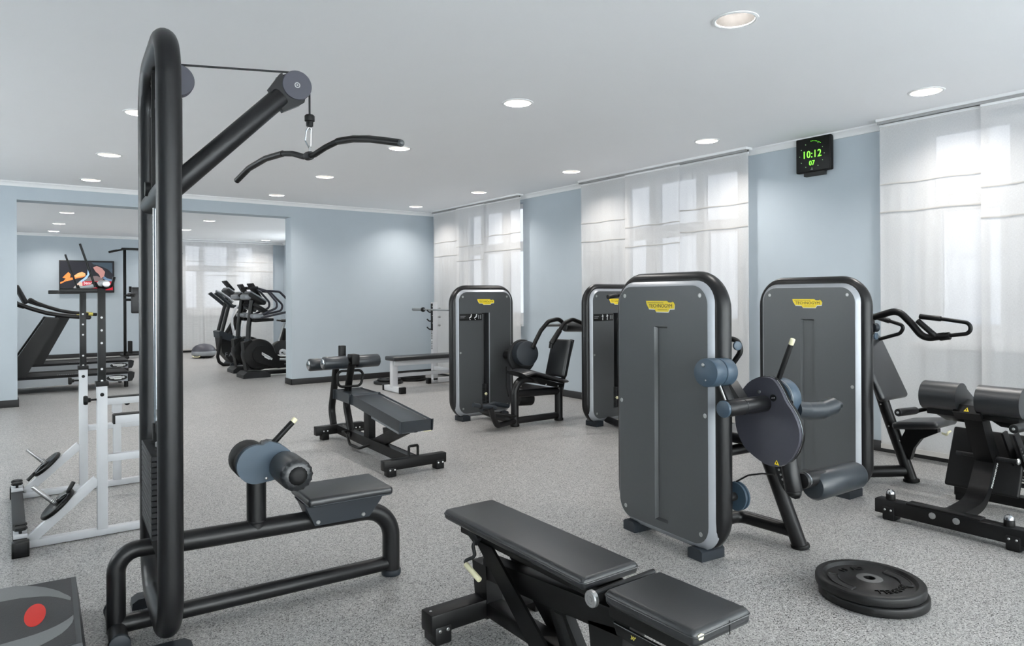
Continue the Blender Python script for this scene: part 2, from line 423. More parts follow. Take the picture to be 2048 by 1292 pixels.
for i, (a, c) in enumerate(FRONT_FILL):     # unseen glazing behind the camera, added to light the room from the front
    root = bpy.data.objects.new('window_%d' % (8+i), None); COL.objects.link(root); root['kind'] = 'structure'
    n_ = 3; w_ = (c-a)/n_; fr = B()
    for k in range(n_+1): fr.span((a+k*w_-.03, YF-.2, .10), (a+k*w_+.03, YF-.14, 2.84), .004)
    for z in (.13, 2.1, 2.81): fr.span((a, YF-.2, z-.03), (c, YF-.14, z+.03), .004)
    f = finish(fr, 'window_frame', M_TRIM); f.parent = root
    for k in range(n_):
        for z0, z1 in ((.16, 2.07), (2.13, 2.78)):
            g = finish(B().span((a+k*w_+.03, YF-.172, z0), (a+(k+1)*w_-.03, YF-.168, z1)), 'pane', M_GLASS); g.parent = root
struct('ground', B().span((-60, -60, -1.4), (90, 90, -1.2)), M_SNOW)

# cornices and skirtings
def cornice(name, p0, p1, inward):
    p0, p1, n = V(p0), V(p1), V(inward)
    prof = [(0, 0), (0.058, 0), (0.054, 0.012), (0.03, 0.024), (0.016, 0.05), (0.012, 0.062), (0, 0.062)]
    b = B()
    lo = [b.bm.verts.new(p0+n*a-V((0, 0, h))) for a, h in prof]; hi = [b.bm.verts.new(p1+n*a-V((0, 0, h))) for a, h in prof]
    for k in range(len(prof)): b.bm.faces.new((lo[k], lo[(k+1) % len(prof)], hi[(k+1) % len(prof)], hi[k]))
    b.bm.faces.new(lo[::-1]); b.bm.faces.new(hi)
    struct(name, b, M_TRIM)
cornice('trim_1', (XL, YB, HC), (XR, YB, HC), (0, -1, 0))
cornice('trim_2', (XR, YF, HC), (XR, YB, HC), (-1, 0, 0))
cornice('trim_3', (XL, YFAR, HC), (XR, YFAR, HC), (0, -1, 0))
cornice('trim_4', (XR, YB+PT, HC), (XR, YFAR, HC), (-1, 0, 0))
cornice('trim_5', (XL, YF, HC), (XL, YFAR, HC), (1, 0, 0))
T_ = 0.015; BH = 0.095
struct('baseboard_right', B().span((XR-T_, YF, 0), (XR, YB, BH), .003), M_BASE)
b = B().span((XL, YB-T_, 0), (OX0+T_, YB, BH), .003); b.span((OX0, YB, 0), (OX0+T_, YB+PT, BH), .003)
b.span((OX1-T_, YB-T_, 0), (XR, YB, BH), .003); b.span((OX1-T_, YB-T_, 0), (OX1, YB+PT+T_, BH), .003)
struct('baseboard_back', b, M_BASE)
struct('baseboard_far', B().span((XL, YFAR-T_, 0), (XR, YFAR, BH), .003), M_BASE)
struct('baseboard_left', B().span((XL, YF, 0), (XL+T_, YFAR, BH), .003), M_BASE)

# ------------------------------------------------------------------ downlights
def downlights():
    names = {0.91: 'nearest the left', 3.28: 'middle', 5.61: 'window'}
    first = None
    order = [(x, y) for y in LYM+LYF for x in LX if (x, y) not in NOLAMP]
    prm = dict(zip(LYM, ['nearest', 'second', 'third', 'fourth', 'farthest'])); prf = dict(zip(LYF, ['first', 'second', 'last']))
    for x, y in order:
        far = y > YB
        row = (prf if far else prm)[y]
        coln = {0.91: 'row over the squat rack', 3.28: 'middle row', 5.61: 'row along the windows'}[x]
        lab = 'recessed round downlight, %s of the %s%s' % (row, coln, ' beyond the opening' if far else ' in the gym ceiling')
        if first is None:
            t = Thing('downlight', lab, 'ceiling light', (x, y, HC), 0, 'recessed ceiling downlights'); first = t.o
            t.part('trim_ring', B().lathe([(0.104, 0.0), (0.125, -0.001), (0.124, -0.005), (0.112, -0.008), (0.104, -0.004)], (0, 0, 0), (0, 0, 1), 32, ring=True), M_TRIM, local=True)
            c = B(); n = 32; prof = [(0.107, 0), (0.104, .02), (0.097, .05), (0.088, .082), (0.0, .084)]
            c.lathe(prof, (0, 0, 0), (0, 0, 1), n, wob=lambda i, k: 1+0.012*(k % 2))
            c.bm.faces.ensure_lookup_table(); ng = [f for f in c.bm.faces if len(f.verts) > 4]; bmesh.ops.delete(c.bm, geom=ng, context='FACES_ONLY')
            t.part('reflector', c, M_REFL, local=True)
            root = t.o
        else: root = copy_thing(first, (x, y, HC), lab)
        ld = bpy.data.lights.new('lamp_light', 'AREA'); ld.shape = 'DISK'; ld.size = 0.13; ld.energy = LAMP_W; ld.color = (1.0, 0.965, 0.92)
        lo = bpy.data.objects.new('lamp_light', ld); COL.objects.link(lo); lo.parent = root; lo.location = (0, 0, 0.074)
downlights()

# ------------------------------------------------------------------ curtains
def curtains():
    where = ['window by the white bench press', 'middle window behind the machines', 'window behind the back extension bench']
    spans = [[(10.82, 9.96), (10.0, 9.17), (9.22, 8.25)], [(6.90, 6.02), (6.06, 5.21), (5.25, 4.33)], [(3.0, 2.16), (2.21, 1.36), (1.40, 0.5)]]
    for w in range(3):
        y1, y0 = spans[w][0][0]+.01, spans[w][2][1]-.01
        t = Thing('curtain_rail', 'slim white ceiling curtain track over the %s' % where[w], 'curtain rail', (6.20, (y0+y1)/2, 2.9), 0, 'curtain tracks over the gym windows')
        b = B().span((6.145, y0, 2.905), (6.255, y1, 2.93), .002); t.part('rail', b, M_TRIM)
        b = B(); b.span((6.163, y0+.005, 2.885), (6.171, y1-.005, 2.906)); b.span((6.196, y0+.005, 2.885), (6.204, y1-.005, 2.906)); t.part('groove_lip', b, M_STEEL)
        for k, (a, c) in enumerate(spans[w]):
            x = 6.17 if k == 1 else 6.20
            curtain(x, a, c, ('far', 'middle', 'near')[k]+' sheer white curtain panel of the three at the '+where[w], k, lambda p, q, t: (t, p, q))
    for k, (a, c) in enumerate([(3.55, 4.25), (4.22, 5.07), (5.04, 6.0)]):
        curtain(YFAR-.13 if k != 1 else YFAR-.16, a, c, ('left', 'middle', 'right')[k]+' sheer curtain panel at the far window beyond the exercise bikes', k, lambda p, q, t: (p, t, q), far=True)
    t = Thing('curtain_rail', 'slim white curtain track over the far window beyond the opening', 'curtain rail', (4.8, YFAR-.13, 2.9))
    t.part('rail', B().span((3.5, YFAR-.19, 2.905), (6.05, YFAR-.08, 2.93), .002), M_TRIM)
def curtain(x, a, c, label, k, fn, far=False):
    ctr = fn((a+c)/2, 0.07, x)
    t = Thing('sheer_curtain', label, 'curtain', ctr, 0, 'sheer curtain panels')
    N = 40; ph = random.random()*6; b = B(); bm = b.bm; rows = [0.075, 0.6, 1.2, 1.8, 2.4, 2.872]
    gr = []
    for z in rows:
        amp = 0.001+0.0028*(1-abs(z-1.3)/1.6)
        gr.append([bm.verts.new(V(fn(a+(c-a)*i/N, z, x+amp*(math.sin(i*0.55+ph+z*.3)+.6*math.sin(i*1.31+2*ph-z*.5))))) for i in range(N+1)])
    for p, q in zip(gr, gr[1:]):
        for i in range(N): bm.faces.new((p[i], p[i+1], q[i+1], q[i]))
    t.part('voile', b, M_CURT)
    zz = (2.36, 2.117) if k != 1 else (2.24, 2.0)
    for z in zz:
        b = B(); pts = []
        for i in range(0, N+1, 2):
            amp = 0.001+0.0028*(1-abs(z-1.3)/1.6)
            pts.append(fn(a+(c-a)*i/N, z+.004*math.sin(i*.3+ph), x-.006*(1 if not far else 1)+amp*(math.sin(i*0.55+ph+z*.3)+.6*math.sin(i*1.31+2*ph-z*.5))))
        b.tube(pts, 0.0065, seg=6, flat=.35, flat_axis=fn(0, 0, 1)); t.part('seam', b, M_SEAM)
    b = B().prism([(a, .06), (c, .06), (c, .1), (a, .1)], fn, x-.005, x+.005, .002, 1); t.part('hem_bar', b, M_SEAM)
    b = B().prism([(a, 2.864), (c, 2.864), (c, 2.883), (a, 2.883)], fn, x-.008, x+.008, .002, 1); t.part('heading_strip', b, M_TRIM)
curtains()

# ------------------------------------------------------------------ wall clock
def clock():
    t = Thing('digital_clock', 'square black digital wall clock with green LED digits between two windows', 'clock', (6.27, 3.66, 2.75))
    X = 6.27
    t.part('case', B().span((X, 3.485, 2.585), (XR-.012, 3.842, 2.918), .012, 3), M_MATTE)
    t.part('face_plate', B().span((X-.004, 3.495, 2.595), (X+.002, 3.832, 2.908), .002), M_BLACK)
    t.part('wall_bracket', B().span((XR-.05, 3.56, 2.55), (XR, 3.77, 2.62), .004), M_BASE)
    mt = lambda y, z: frame_m((X-.0055, y, z), (0, -1, 0), (0, 0, 1), (-1, 0, 0))
    t.text('time_digits', '10:12', 0.098, mt(3.672, 2.752), M_LED, local=False, sx=.86, spacing=1.06)
    t.text('date_digits', '07', 0.066, mt(3.672, 2.668), M_LED, local=False, sx=.9)
    b = B()
    for k in range(12):
        if k == 0: continue
        a = R(30*k); b.ball((X-.005, 3.672-.125*math.sin(a), 2.745+.125*math.cos(a)), .0035, u=8, v=5)
    t.part('hour_dot', b, M_LEDDIM, kind='stuff')
    b = B()
    for k in range(0, 8):
        a = R(6*k-3); b.ball((X-.005, 3.672-.139*math.sin(a), 2.742+.139*math.cos(a)), .0028, u=8, v=5)
    t.part('second_dot', b, M_LED, kind='stuff')
    t.part('maker_mark', B().span((X-.005, 3.662, 2.606), (X-.0038, 3.684, 2.611)), M_PRINTG)
clock()
# ------------------------------------------------------------------ selectorised towers (local: x along the face, y into the tower)
def shroud(b, sign, groove=True, deep=0.014, z0s=0.13, z1s=1.228, hw=0.053, off=0.005):
    """flat face with rounded corners and a vertical slot; sign=+1 front at y=0, -1 back at y=.152"""
    fy = 0.0 if sign > 0 else 0.152
    bm = b.bm; out = rrect(0.357, 0.085, 1.454, 0.105, 8)
    f = lambda x, z, d=0.0: V((x, fy+sign*d, z))
    if not groove:
        bm.faces.new([bm.verts.new(f(x, z)) for x, z in out]); return
    L, Rr = off-hw, off+hw
    left = [p for p in out if p[0] < L]; right = [p for p in out if p[0] > Rr]
    rt_ = [p for p in out if p[0] > Rr and p[1] > .7][::1]; rb = [p for p in out if p[0] > Rr and p[1] <= .7]
    bm.faces.new([bm.verts.new(f(*p)) for p in [(Rr, 0.085)]+rb+rt_+[(Rr, 1.454)]])
    bm.faces.new([bm.verts.new(f(*p)) for p in [(L, 1.454)]+left+[(L, 0.085)]])
    bm.faces.new([bm.verts.new(f(*p)) for p in [(L, z1s), (Rr, z1s), (Rr, 1.454), (L, 1.454)]])
    bm.faces.new([bm.verts.new(f(*p)) for p in [(L, 0.085), (Rr, 0.085), (Rr, z0s), (L, z0s)]])
    c = [(L, z0s), (Rr, z0s), (Rr, z1s), (L, z1s)]; s_ = deep*0.5 if deep < .03 else 0.002
    ci = [(L+s_, z0s+s_), (Rr-s_, z0s+s_), (Rr-s_, z1s-s_), (L+s_, z1s-s_)]
    for k in range(4):
        p, q, pi, qi = c[k], c[(k+1) % 4], ci[k], ci[(k+1) % 4]
        bm.faces.new([bm.verts.new(v) for v in (f(*p), f(*q), f(*qi, deep), f(*pi, deep))])
    bm.faces.new([bm.verts.new(f(*p, deep)) for p in ci])
    bmesh.ops.remove_doubles(bm, verts=bm.verts, dist=1e-5)
def bevel_band(b, sign):
    fy = 0.0 if sign > 0 else 0.152; bm = b.bm; n = 8
    rings = []
    for hw, z0, z1, r, d in ((0.357, 0.085, 1.454, 0.105, 0.0004), (0.363, 0.079, 1.460, 0.111, 0.003), (0.397, 0.045, 1.494, 0.145, 0.040), (0.399, 0.043, 1.496, 0.147, 0.044), (0.38, 0.06, 1.478, 0.13, 0.05)):
        rings.append([bm.verts.new(V((x, fy+sign*d, z))) for x, z in rrect(hw, z0, z1, r, n)])
    for p, q in zip(rings, rings[1:]):
        for k in range(len(p)): bm.faces.new((p[k], p[(k+1) % len(p)], q[(k+1) % len(p)], q[k]))
BADGE = [(0.0, 1.0), (0.73, 1.0), (0.80, 0.86), (0.90, 0.86), (0.93, 0.93), (0.96, 0.86), (1.0, 0.66), (0.985, 0.30), (0.83, 0.27), (0.78, 0.0), (0.36, 0.0), (0.315, 0.24), (0.10, 0.27), (0.055, 0.52), (0.02, 0.70)]
def badge(t, x0, x1, z0, z1, y, parent=None):
    w, h = x1-x0, z1-z0
    p = t.part('badge', B().prism([(x0+a*w, z0+c*h) for a, c in BADGE], lambda a, c, d: (a, d, c), y-.004, y+.001, .001, 1), M_YELLOW, local=True, parent=parent)
    t.part('badge_edge', B().prism([(x0+a*w+.001, z0+c*h-.0045) for a, c in BADGE], lambda a, c, d: (a, d, c), y-.002, y+.001), M_PRINTW, local=True, parent=p)
    mt = frame_m((x0+w*.52, y-.0042, z0+h*.53), (1, 0, 0), (0, 0, 1), (0, -1, 0))
    t.text('lettering', 'TECHNOGYM', h*.46, mt, M_BADGE_INK, parent=p, ext=.0004, sx=w*.80/(h*.46*6.1))
    b = B(); b.span((x0+w*.06, y-.0046, z0+h*.80), (x0+w*.62, y-.004, z0+h*.835)); b.span((x0+w*.42, y-.0046, z0+h*.17), (x0+w*.76, y-.004, z0+h*.205))
    t.part('badge_rule', b, M_BADGE_INK, local=True, parent=p)
def tower(t, stack=False, standing=False):
    P = rrect(0.384, 0.085, 1.483, 0.155, 2)
    corner = [(-.384, 1.483), (.384, 1.483), (.384, .085), (-.384, .085)]
    t.part('tower_frame', B().tube([(x, .076, z) for x, z in corner], .05, fillet=.16, seg=18, closed=True, n=10), M_FRAME, local=True)
    b = B()
    if stack: shroud(b, 1, True, .095, .177, 1.217, .051, .003)
    else: shroud(b, 1, True, .020)
    f = t.part('front_shroud', b, M_SHROUD, local=True)
    b = B(); bevel_band(b, 1); t.part('shroud_bevel', b, M_SILVER, local=True, parent=f)
    b = B(); shroud(b, -1, True); k = t.part('back_shroud', b, M_SHROUD, local=True)
    b = B(); bevel_band(b, -1); t.part('shroud_bevel', b, M_SILVER, local=True, parent=k)
    for x, z in ((-.304, 1.401), (.304, 1.401), (-.304, .143), (.304, .143), (-.337, .772), (.337, .772)):
        b = B().lathe([(.0125, .001), (.0125, -.0012), (.009, -.002), (.0085, -.0005), (0, -.0005)], (x, 0, z), (0, 1, 0), 12)
        t.part('screw', b, M_STEEL, local=True, parent=f)
    badge(t, -.111, .120, 1.311, 1.372, 0.0, f)
    for s in (-1, 1):
        b = B().prism([(s*.215, 0), (s*.318, 0), (s*.318, .05), (s*.30, .062), (s*.235, .062), (s*.215, .05)], lambda a, c, d: (a, d, c), -.008, .160, .008, 2)
        t.part('foot', b, M_FOOT, local=True)
    if stack:
        t.part('slot_lining', B().span((-.046, .088, .18), (.052, .0945, 1.215)), M_DARKSLOT, local=True, parent=f)
        t.part('slot_guard', B().span((-.048, .03, .40), (-.004, .06, 1.20), .004), M_SHROUD, local=True, parent=f)
        t.part('slot_lip', B().span((.052, -.003, .177), (.058, .012, 1.217), .001), M_SILVER, local=True, parent=f)
        p = t.part('instruction_plate', B().span((-.349, -.0025, 1.134), (-.05, .002, 1.209), .001), M_BLACK, local=True, parent=f)
        b = B()
        for dx in ((-.215, -.145) if standing else ()):     # two standing figures
            b.lathe([(.0, 0), (.0065, 0), (.0065, .001), (0, .001)], (dx, -.0037, 1.196), (0, 1, 0), 8)
            b.bar((dx, -.0035, 1.188), (dx, -.0035, 1.165), .001, .013, 0); b.bar((dx-.014, -.0035, 1.183), (dx+.014, -.0035, 1.187), .001, .006, 0)
            b.bar((dx-.003, -.0035, 1.166), (dx-.004, -.0035, 1.142), .001, .006, 0); b.bar((dx+.003, -.0035, 1.166), (dx+.004, -.0035, 1.142), .001, .006, 0)
        for dx in (() if standing else (-.205, -.135)):     # two seated figures
            b.lathe([(.0, 0), (.007, 0), (.007, .001), (0, .001)], (dx+.012, -.0037, 1.196), (0, 1, 0), 8)
            b.bar((dx+.010, -.0035, 1.187), (dx, -.0035, 1.168), .001, .012, 0); b.bar((dx, -.0035, 1.168), (dx-.018, -.0035, 1.164), .001, .009, 0); b.bar((dx-.018, -.0035, 1.164), (dx-.016, -.0035, 1.149), .001, .007, 0)
            b.lathe([(0, 0), (.005, 0), (.005, .001), (0, .001)], (dx-.005, -.0037, 1.143), (0, 1, 0), 8)
        t.part('pictogram', b, M_PRINTW, local=True, parent=f)
        b = B()
        for dx in (-.095, -.07): b.span((dx-.006, -.0032, 1.15), (dx+.006, -.0024, 1.195))
        b.span((-.34, -.0032, 1.179), (-.272, -.0024, 1.184)); b.span((-.34, -.0032, 1.163), (-.285, -.0024, 1.168))
        t.part('small_print', b, M_PRINTG, local=True, parent=f)
        for i in range(14):
            z = .185+i*.0155
            t.part('stack_plate', B().span((-.047, .022, z), (.048, .085, z+.0135), .001, 1), M_STACK, local=True)
        b = B()
        for i in range(14): b.span((.012, .0205, .1885+i*.0155), (.020, .022, .1945+i*.0155))
        t.part('weight_numbers', b, M_PRINTG, local=True, kind='stuff')
        t.part('selector_pin', B().lathe([(.005, .022), (.005, 0), (.016, 0), (.018, -.008), (.012, -.016), (0, -.017)], (.0, 0, .287), (0, 1, 0), 14), M_CREAM, local=True)
def bolt(b, p, ax, r=.009, h=.006): b.lathe([(r, 0), (r, h*.5), (r*.6, h), (0, h)], p, ax, 10)

# ---- leg extension machine (front grey tower)
def leg_machine():
    t = Thing('leg_extension_machine', 'nearest tall grey weight machine with round slate cam and white-tipped lever', 'exercise machine', (2.985, 2.666, 0), -1.670)
    tower(t)
    y, z = 2.118, .846
    a = t.part('pivot_arm', B().cyl((2.842, y+.006, z), (3.15, y-.008, z), .0415, 24, .004), M_FRAME)
    t.part('end_cap', B().cyl((2.825, y+.007, z), (2.843, y+.006, z), .0425, 24, .006), M_BLUE, parent=a)
    t.part('weld_band', B().cyl((2.965, y, z), (2.969, y, z), .0422, 24), M_STACK, parent=a)
    b = B(); b.bar((2.90, 2.185, .96), (2.90, 2.135, .87), .05, .03, .004, (1, 0, 0)); b.prism([(2.20, .96), (2.25, .98), (2.26, .80), (2.14, .82), (2.13, .87)], lambda p, q, d: (d, p, q), 2.98, 3.05, .006)
    t.part('arm_bracket', b, M_FRAME)
    t.part('linkage_rod', B().cyl((2.86, 2.172, .965), (2.87, 2.135, .87), .005, 8), M_STEEL)
    c = t.part('counterweight', B().cyl((2.775, 2.188, 1.022), (2.862, 2.192, 1.018), .071, 32, .008), M_BLUE)
    t.part('counterweight_disc', B().cyl((2.866, 2.192, 1.018), (2.95, 2.196, 1.014), .071, 32, .006), M_BLUE, parent=c)
    b = B(); bolt(b, (2.774, 2.20, 1.06), (-1, 0, 0)); bolt(b, (2.774, 2.185, .985), (-1, 0, 0), .004, .003); t.part('screw', b, M_STEEL, parent=c)
    disc = [(2.244, .901), (2.197, .953), (2.139, .979), (2.082, .982), (2.051, .967), (2.019, .924), (1.989, .865), (1.951, .821), (1.922, .763), (1.912, .703), (1.930, .639), (1.968, .577), (2.029, .535), (2.093, .530), (2.158, .555), (2.225, .594), (2.267, .654), (2.287, .72), (2.288, .79), (2.274, .85)]
    # smooth the outline
    def smooth(p, k=2):
        for _ in range(k): p = [q for i in range(len(p)) for q in ((p[i][0]*.75+p[(i+1) % len(p)][0]*.25, p[i][1]*.75+p[(i+1) % len(p)][1]*.25), (p[i][0]*.25+p[(i+1) % len(p)][0]*.75, p[i][1]*.25+p[(i+1) % len(p)][1]*.75))]
        return p
    dp = smooth(disc, 1)
    f = lambda p, q, d: (d, p, q)
    cam_ = t.part('cam_cover', B().prism(dp, f, 3.146, 3.166, .003, 2), M_SLATE)
    cx, cz = 2.10, .755
    t.part('cam_rim', B().prism([(cx+(p-cx)*1.015, cz+(q-cz)*1.015) for p, q in dp], f, 3.173, 3.192, .004, 2), M_BLACK, parent=cam_)
    t.part('cam_edge_strip', B().prism([(cx+(p-cx)*1.018, cz+(q-cz)*1.018) for p, q in dp], f, 3.1665, 3.1725, .001, 1), M_CHROME, parent=cam_)
    w = t.part('cam_wheel', B().cyl((3.20, 2.088, .868), (3.285, 2.085, .866), .105, 36, .01), M_BLUE)
    t.part('wheel_rim', B().lathe([(.1, 0), (.107, .002), (.107, .008), (.1, .01)], (3.196, 2.088, .868), (1, 0, 0), 36, ring=True), M_CHROME, parent=w)
    b = B()
    for p in ((2.139, .902), (2.096, .816)): bolt(b, (3.146, p[0], p[1]), (-1, 0, 0), .009, .004)
    t.part('cover_screw', b, M_STEEL, parent=cam_)
    t.part('setting_window', B().cyl((3.1445, 2.058, .88), (3.148, 2.058, .88), .018, 20), M_BLACK, parent=cam_)
    b = B()
    for d in (-.007, 0, .007): b.ball((3.1445, 2.058+d, .88-d*.15), .0022, u=8, v=5)
    t.part('setting_pin', b, M_PRINTW, parent=cam_)
    tri = B().prism([(2.054, .545), (2.027, .543), (2.041, .568)], f, 3.1448, 3.147); wt = t.part('warning_triangle', tri, M_YELLOW, parent=cam_)
    t.part('warning_mark', B().prism([(2.043, .549), (2.039, .549), (2.038, .560), (2.044, .560)], f, 3.1442, 3.1449), M_BLACK, parent=cam_)
    lv = t.part('range_lever', B().cyl((3.225, 2.088, .945), (3.22, 2.005, 1.150), .0135, 16, .003), M_MATTE)
    t.part('lever_tip', B().cyl((3.22, 2.0055, 1.149), (3.22, 1.993, 1.180), .0125, 16, .003), M_CREAM, parent=lv)
    arm = t.part('swing_arm', B().cyl((3.215, 2.025, .60), (3.205, 1.982, .41), .042, 20, .006), M_FRAME)
    t.part('arm_end', B().cyl((3.206, 1.984, .418), (3.204, 1.978, .392), .034, 20, .008), M_MATTE, parent=arm)
    p_ = t.part('adjuster_plate', B().prism(smooth([(2.10, .56), (2.075, .46), (2.03, .395), (1.985, .372), (1.95, .385), (1.945, .44), (2.0, .56)], 1), f, 3.205, 3.217, .002, 1), M_STACK)
    b = B()
    for q in ((2.066, .505), (2.056, .482), (2.046, .46), (2.034, .438), (2.018, .42), (2.0, .406)): b.cyl((3.2035, q[0], q[1]), (3.206, q[0], q[1]), .006, 10)
    t.part('adjuster_hole', b, M_STEEL, parent=p_, kind='stuff')
    r = t.part('roller_spindle', B().cyl((3.245, 1.966, .462), (3.43, 1.964, .458), .0395, 22, .004), M_FRAME)
    t.part('spindle_ring', B().lathe([(.036, 0), (.041, .003), (.041, .008), (.036, .011)], (3.268, 1.966, .462), (1, 0, 0), 22, ring=True), M_CHROME, parent=r)
    pad = t.part('shin_roller', B().lathe([(0.0, 0), (.035, .004), (.062, .012), (.074, .03), (.0745, .2), (.0735, .40), (.066, .425), (.04, .436), (0, .438)], (3.335, 1.968, .418), (1, -.035, 0), 28), M_VINYLB)
    t.part('thigh_pad', B().tube([(3.26, 2.015, .815), (3.36, 2.01, .80), (3.48, 1.995, .792), (3.58, 1.99, .806), (3.66, 1.995, .803)], lambda u: .047-.012*max(0, u-.86)/.14*2, .05, 18), M_VINYLB)
    pl = t.part('low_pulley', B().lathe([(.012, -.01), (.074, -.01), (.075, -.003), (.066, 0), (.066, .012), (.075, .015), (.074, .024), (.012, .024)], (3.10, 2.25, .347), (1, -.1, 0), 30), M_BLUE)
    t.part('pulley_axle', B().cyl((3.05, 2.255, .347), (3.10, 2.25, .347), .022, 14, .003), M_MATTE, parent=pl)
    t.part('cable', B().tube([(3.11, 2.255, .42), (3.12, 2.19, .465), (3.14, 2.12, .485), (3.16, 2.055, .49)], .0045, .05, 8), M_RUBBER)
    lg = t.part('front_leg', B().tube([(3.557, 2.165, .006), (3.45, 2.264, .428), (3.375, 2.333, .72)], .041, .2, 18), M_FRAME)
    t.part('leg_foot', B().cyl((3.559, 2.163, 0), (3.556, 2.166, .022), .05, 24, .005), M_MATTE, parent=lg)
    t.part('base_tube', B().tube([(3.06, 2.60, .09), (3.53, 2.535, .09), (3.54, 2.19, .09)], .037, .06, 16), M_FRAME)
    t.part('seat_support', B().tube([(3.12, 2.58, .45), (3.3, 2.45, .52), (3.45, 2.32, .56)], .03, .1, 14), M_FRAME)
    t.part('seat', B().box((3.43, 2.42, .605), (.30, .34, .06), None, .022, 4), M_VINYL)
    t.part('backrest', B().box((3.40, 2.68, .88), (.30, .06, .46), Matrix.Rotation(R(-10), 3, 'X'), .022, 4), M_VINYL)
    t.part('grab_handle', B().tube([(3.47, 2.74, 1.10), (3.49, 2.62, 1.150), (3.50, 2.52, 1.135), (3.50, 2.50, 1.07), (3.50, 2.57, .98)], .016, .05, 12), M_MATTE)
    t.part('pivot_cap', B().cyl((3.085, 2.232, 1.138), (3.08, 2.218, 1.138), .024, 20, .003), M_BLUE)
leg_machine()

# ---- shoulder press (right tower)
def shoulder_press():
    t = Thing('shoulder_press_machine', 'right-hand tall grey weight machine with curved overhead handles by the near window', 'exercise machine', (4.675, 2.786, 0), -1.596)
    tower(t)
    lg = t.part('seat_post', B().tube([(5.47, 2.425, .008), (5.47, 2.605, .505), (5.47, 2.74, .92)], .037, .3, 16, flat=1.25, flat_axis=(0, 1, .3)), M_BLACK)
    t.part('leg_foot', B().cyl((5.47, 2.425, 0), (5.47, 2.428, .024), .056, 22, .006), M_MATTE, parent=lg)
    b = B()
    for q in ((2.442, .30), (2.52, .40), (2.58, .56)): bolt(b, (5.43, q[0]+.05, q[1]), (-1, 0, 0), .006, .005)
    t.part('post_screw', b, M_STEEL, parent=lg)
    t.part('base_tube', B().tube([(4.80, 2.80, .085), (5.20, 2.62, .08), (5.47, 2.47, .075)], .043, .2, 16), M_BLACK)
    M3 = Matrix.Rotation(R(-25), 3, 'X')
    b = B().box((5.465, 2.655, .84), (.40, .058, .52), M3, .045, 5); t.part('backrest', b, M_VINYL)
    b = B().box((5.47, 2.335, .452), (.34, .32, .055), Matrix.Rotation(R(-9), 3, 'X'), .024, 4); s_ = t.part('seat', b, M_VINYL)
    b = B().prism([(2.50, .30), (2.425, .17), (2.40, .26), (2.35, .335), (2.235, .40), (2.235, .425), (2.47, .425), (2.46, .38)], lambda p, q, d: (d, p, q), 5.445, 5.495, .006); t.part('seat_bracket', b, M_BLACK)
    t.part('adjuster_pull', B().tube([(5.43, 2.20, .405), (5.43, 2.165, .395), (5.43, 2.16, .415), (5.47, 2.16, .42)], .007, .01, 8), M_CREAM)
    t.part('press_arm', B().tube([(5.25, 2.84, 1.17), (5.29, 2.62, 1.228), (5.3, 2.44, 1.288), (5.3, 2.345, 1.19), (5.3, 2.262, 1.085), (5.3, 2.125, 1.112)], .025, .09, 16), M_BLACK)
    a = t.part('near_handle', B().tube([(5.3, 2.288, 1.243), (5.3, 2.143, 1.229), (5.3, 1.965, 1.205), (5.3, 1.965, 1.135), (5.3, 2.11, 1.112)], .0135, .05, 12), M_BLACK)
    b = B().cyl((5.3, 2.29, 1.243), (5.3, 2.148, 1.2295), .019, 14, .004); t.part('grip', b, M_RUBBER, parent=a)
    b = B().cyl((5.295, 2.303, 1.214), (5.295, 2.175, 1.10), .02, 14, .004); t.part('grip', b, M_RUBBER, parent=a)
    t.part('handle_joint', B().cyl((5.3, 2.16, 1.10), (5.3, 2.09, 1.114), .027, 14, .006), M_BLACK, parent=a)
    a = t.part('far_handle', B().tube([(5.6, 2.78, 1.235), (5.6, 2.62, 1.188), (5.6, 2.53, 1.16), (5.6, 2.56, 1.10), (5.6, 2.78, 1.03)], .014, .05, 12), M_BLACK)
    t.part('grip', B().cyl((5.6, 2.78, 1.234), (5.6, 2.64, 1.194), .02, 14, .004), M_RUBBER, parent=a)
    t.part('pivot_cap', B().cyl((5.17, 2.555, 1.158), (5.20, 2.54, 1.158), .032, 22, .005), M_FOOT)
    t.part('tower_cap', B().cyl((4.76, 2.342, 1.12), (4.76, 2.328, 1.12), .024, 18, .003), M_BLUE)
    t.part('pivot_bracket', B().span((5.10, 2.57, 1.10), (5.24, 2.80, 1.22), .02, 3), M_BLACK)
shoulder_press()

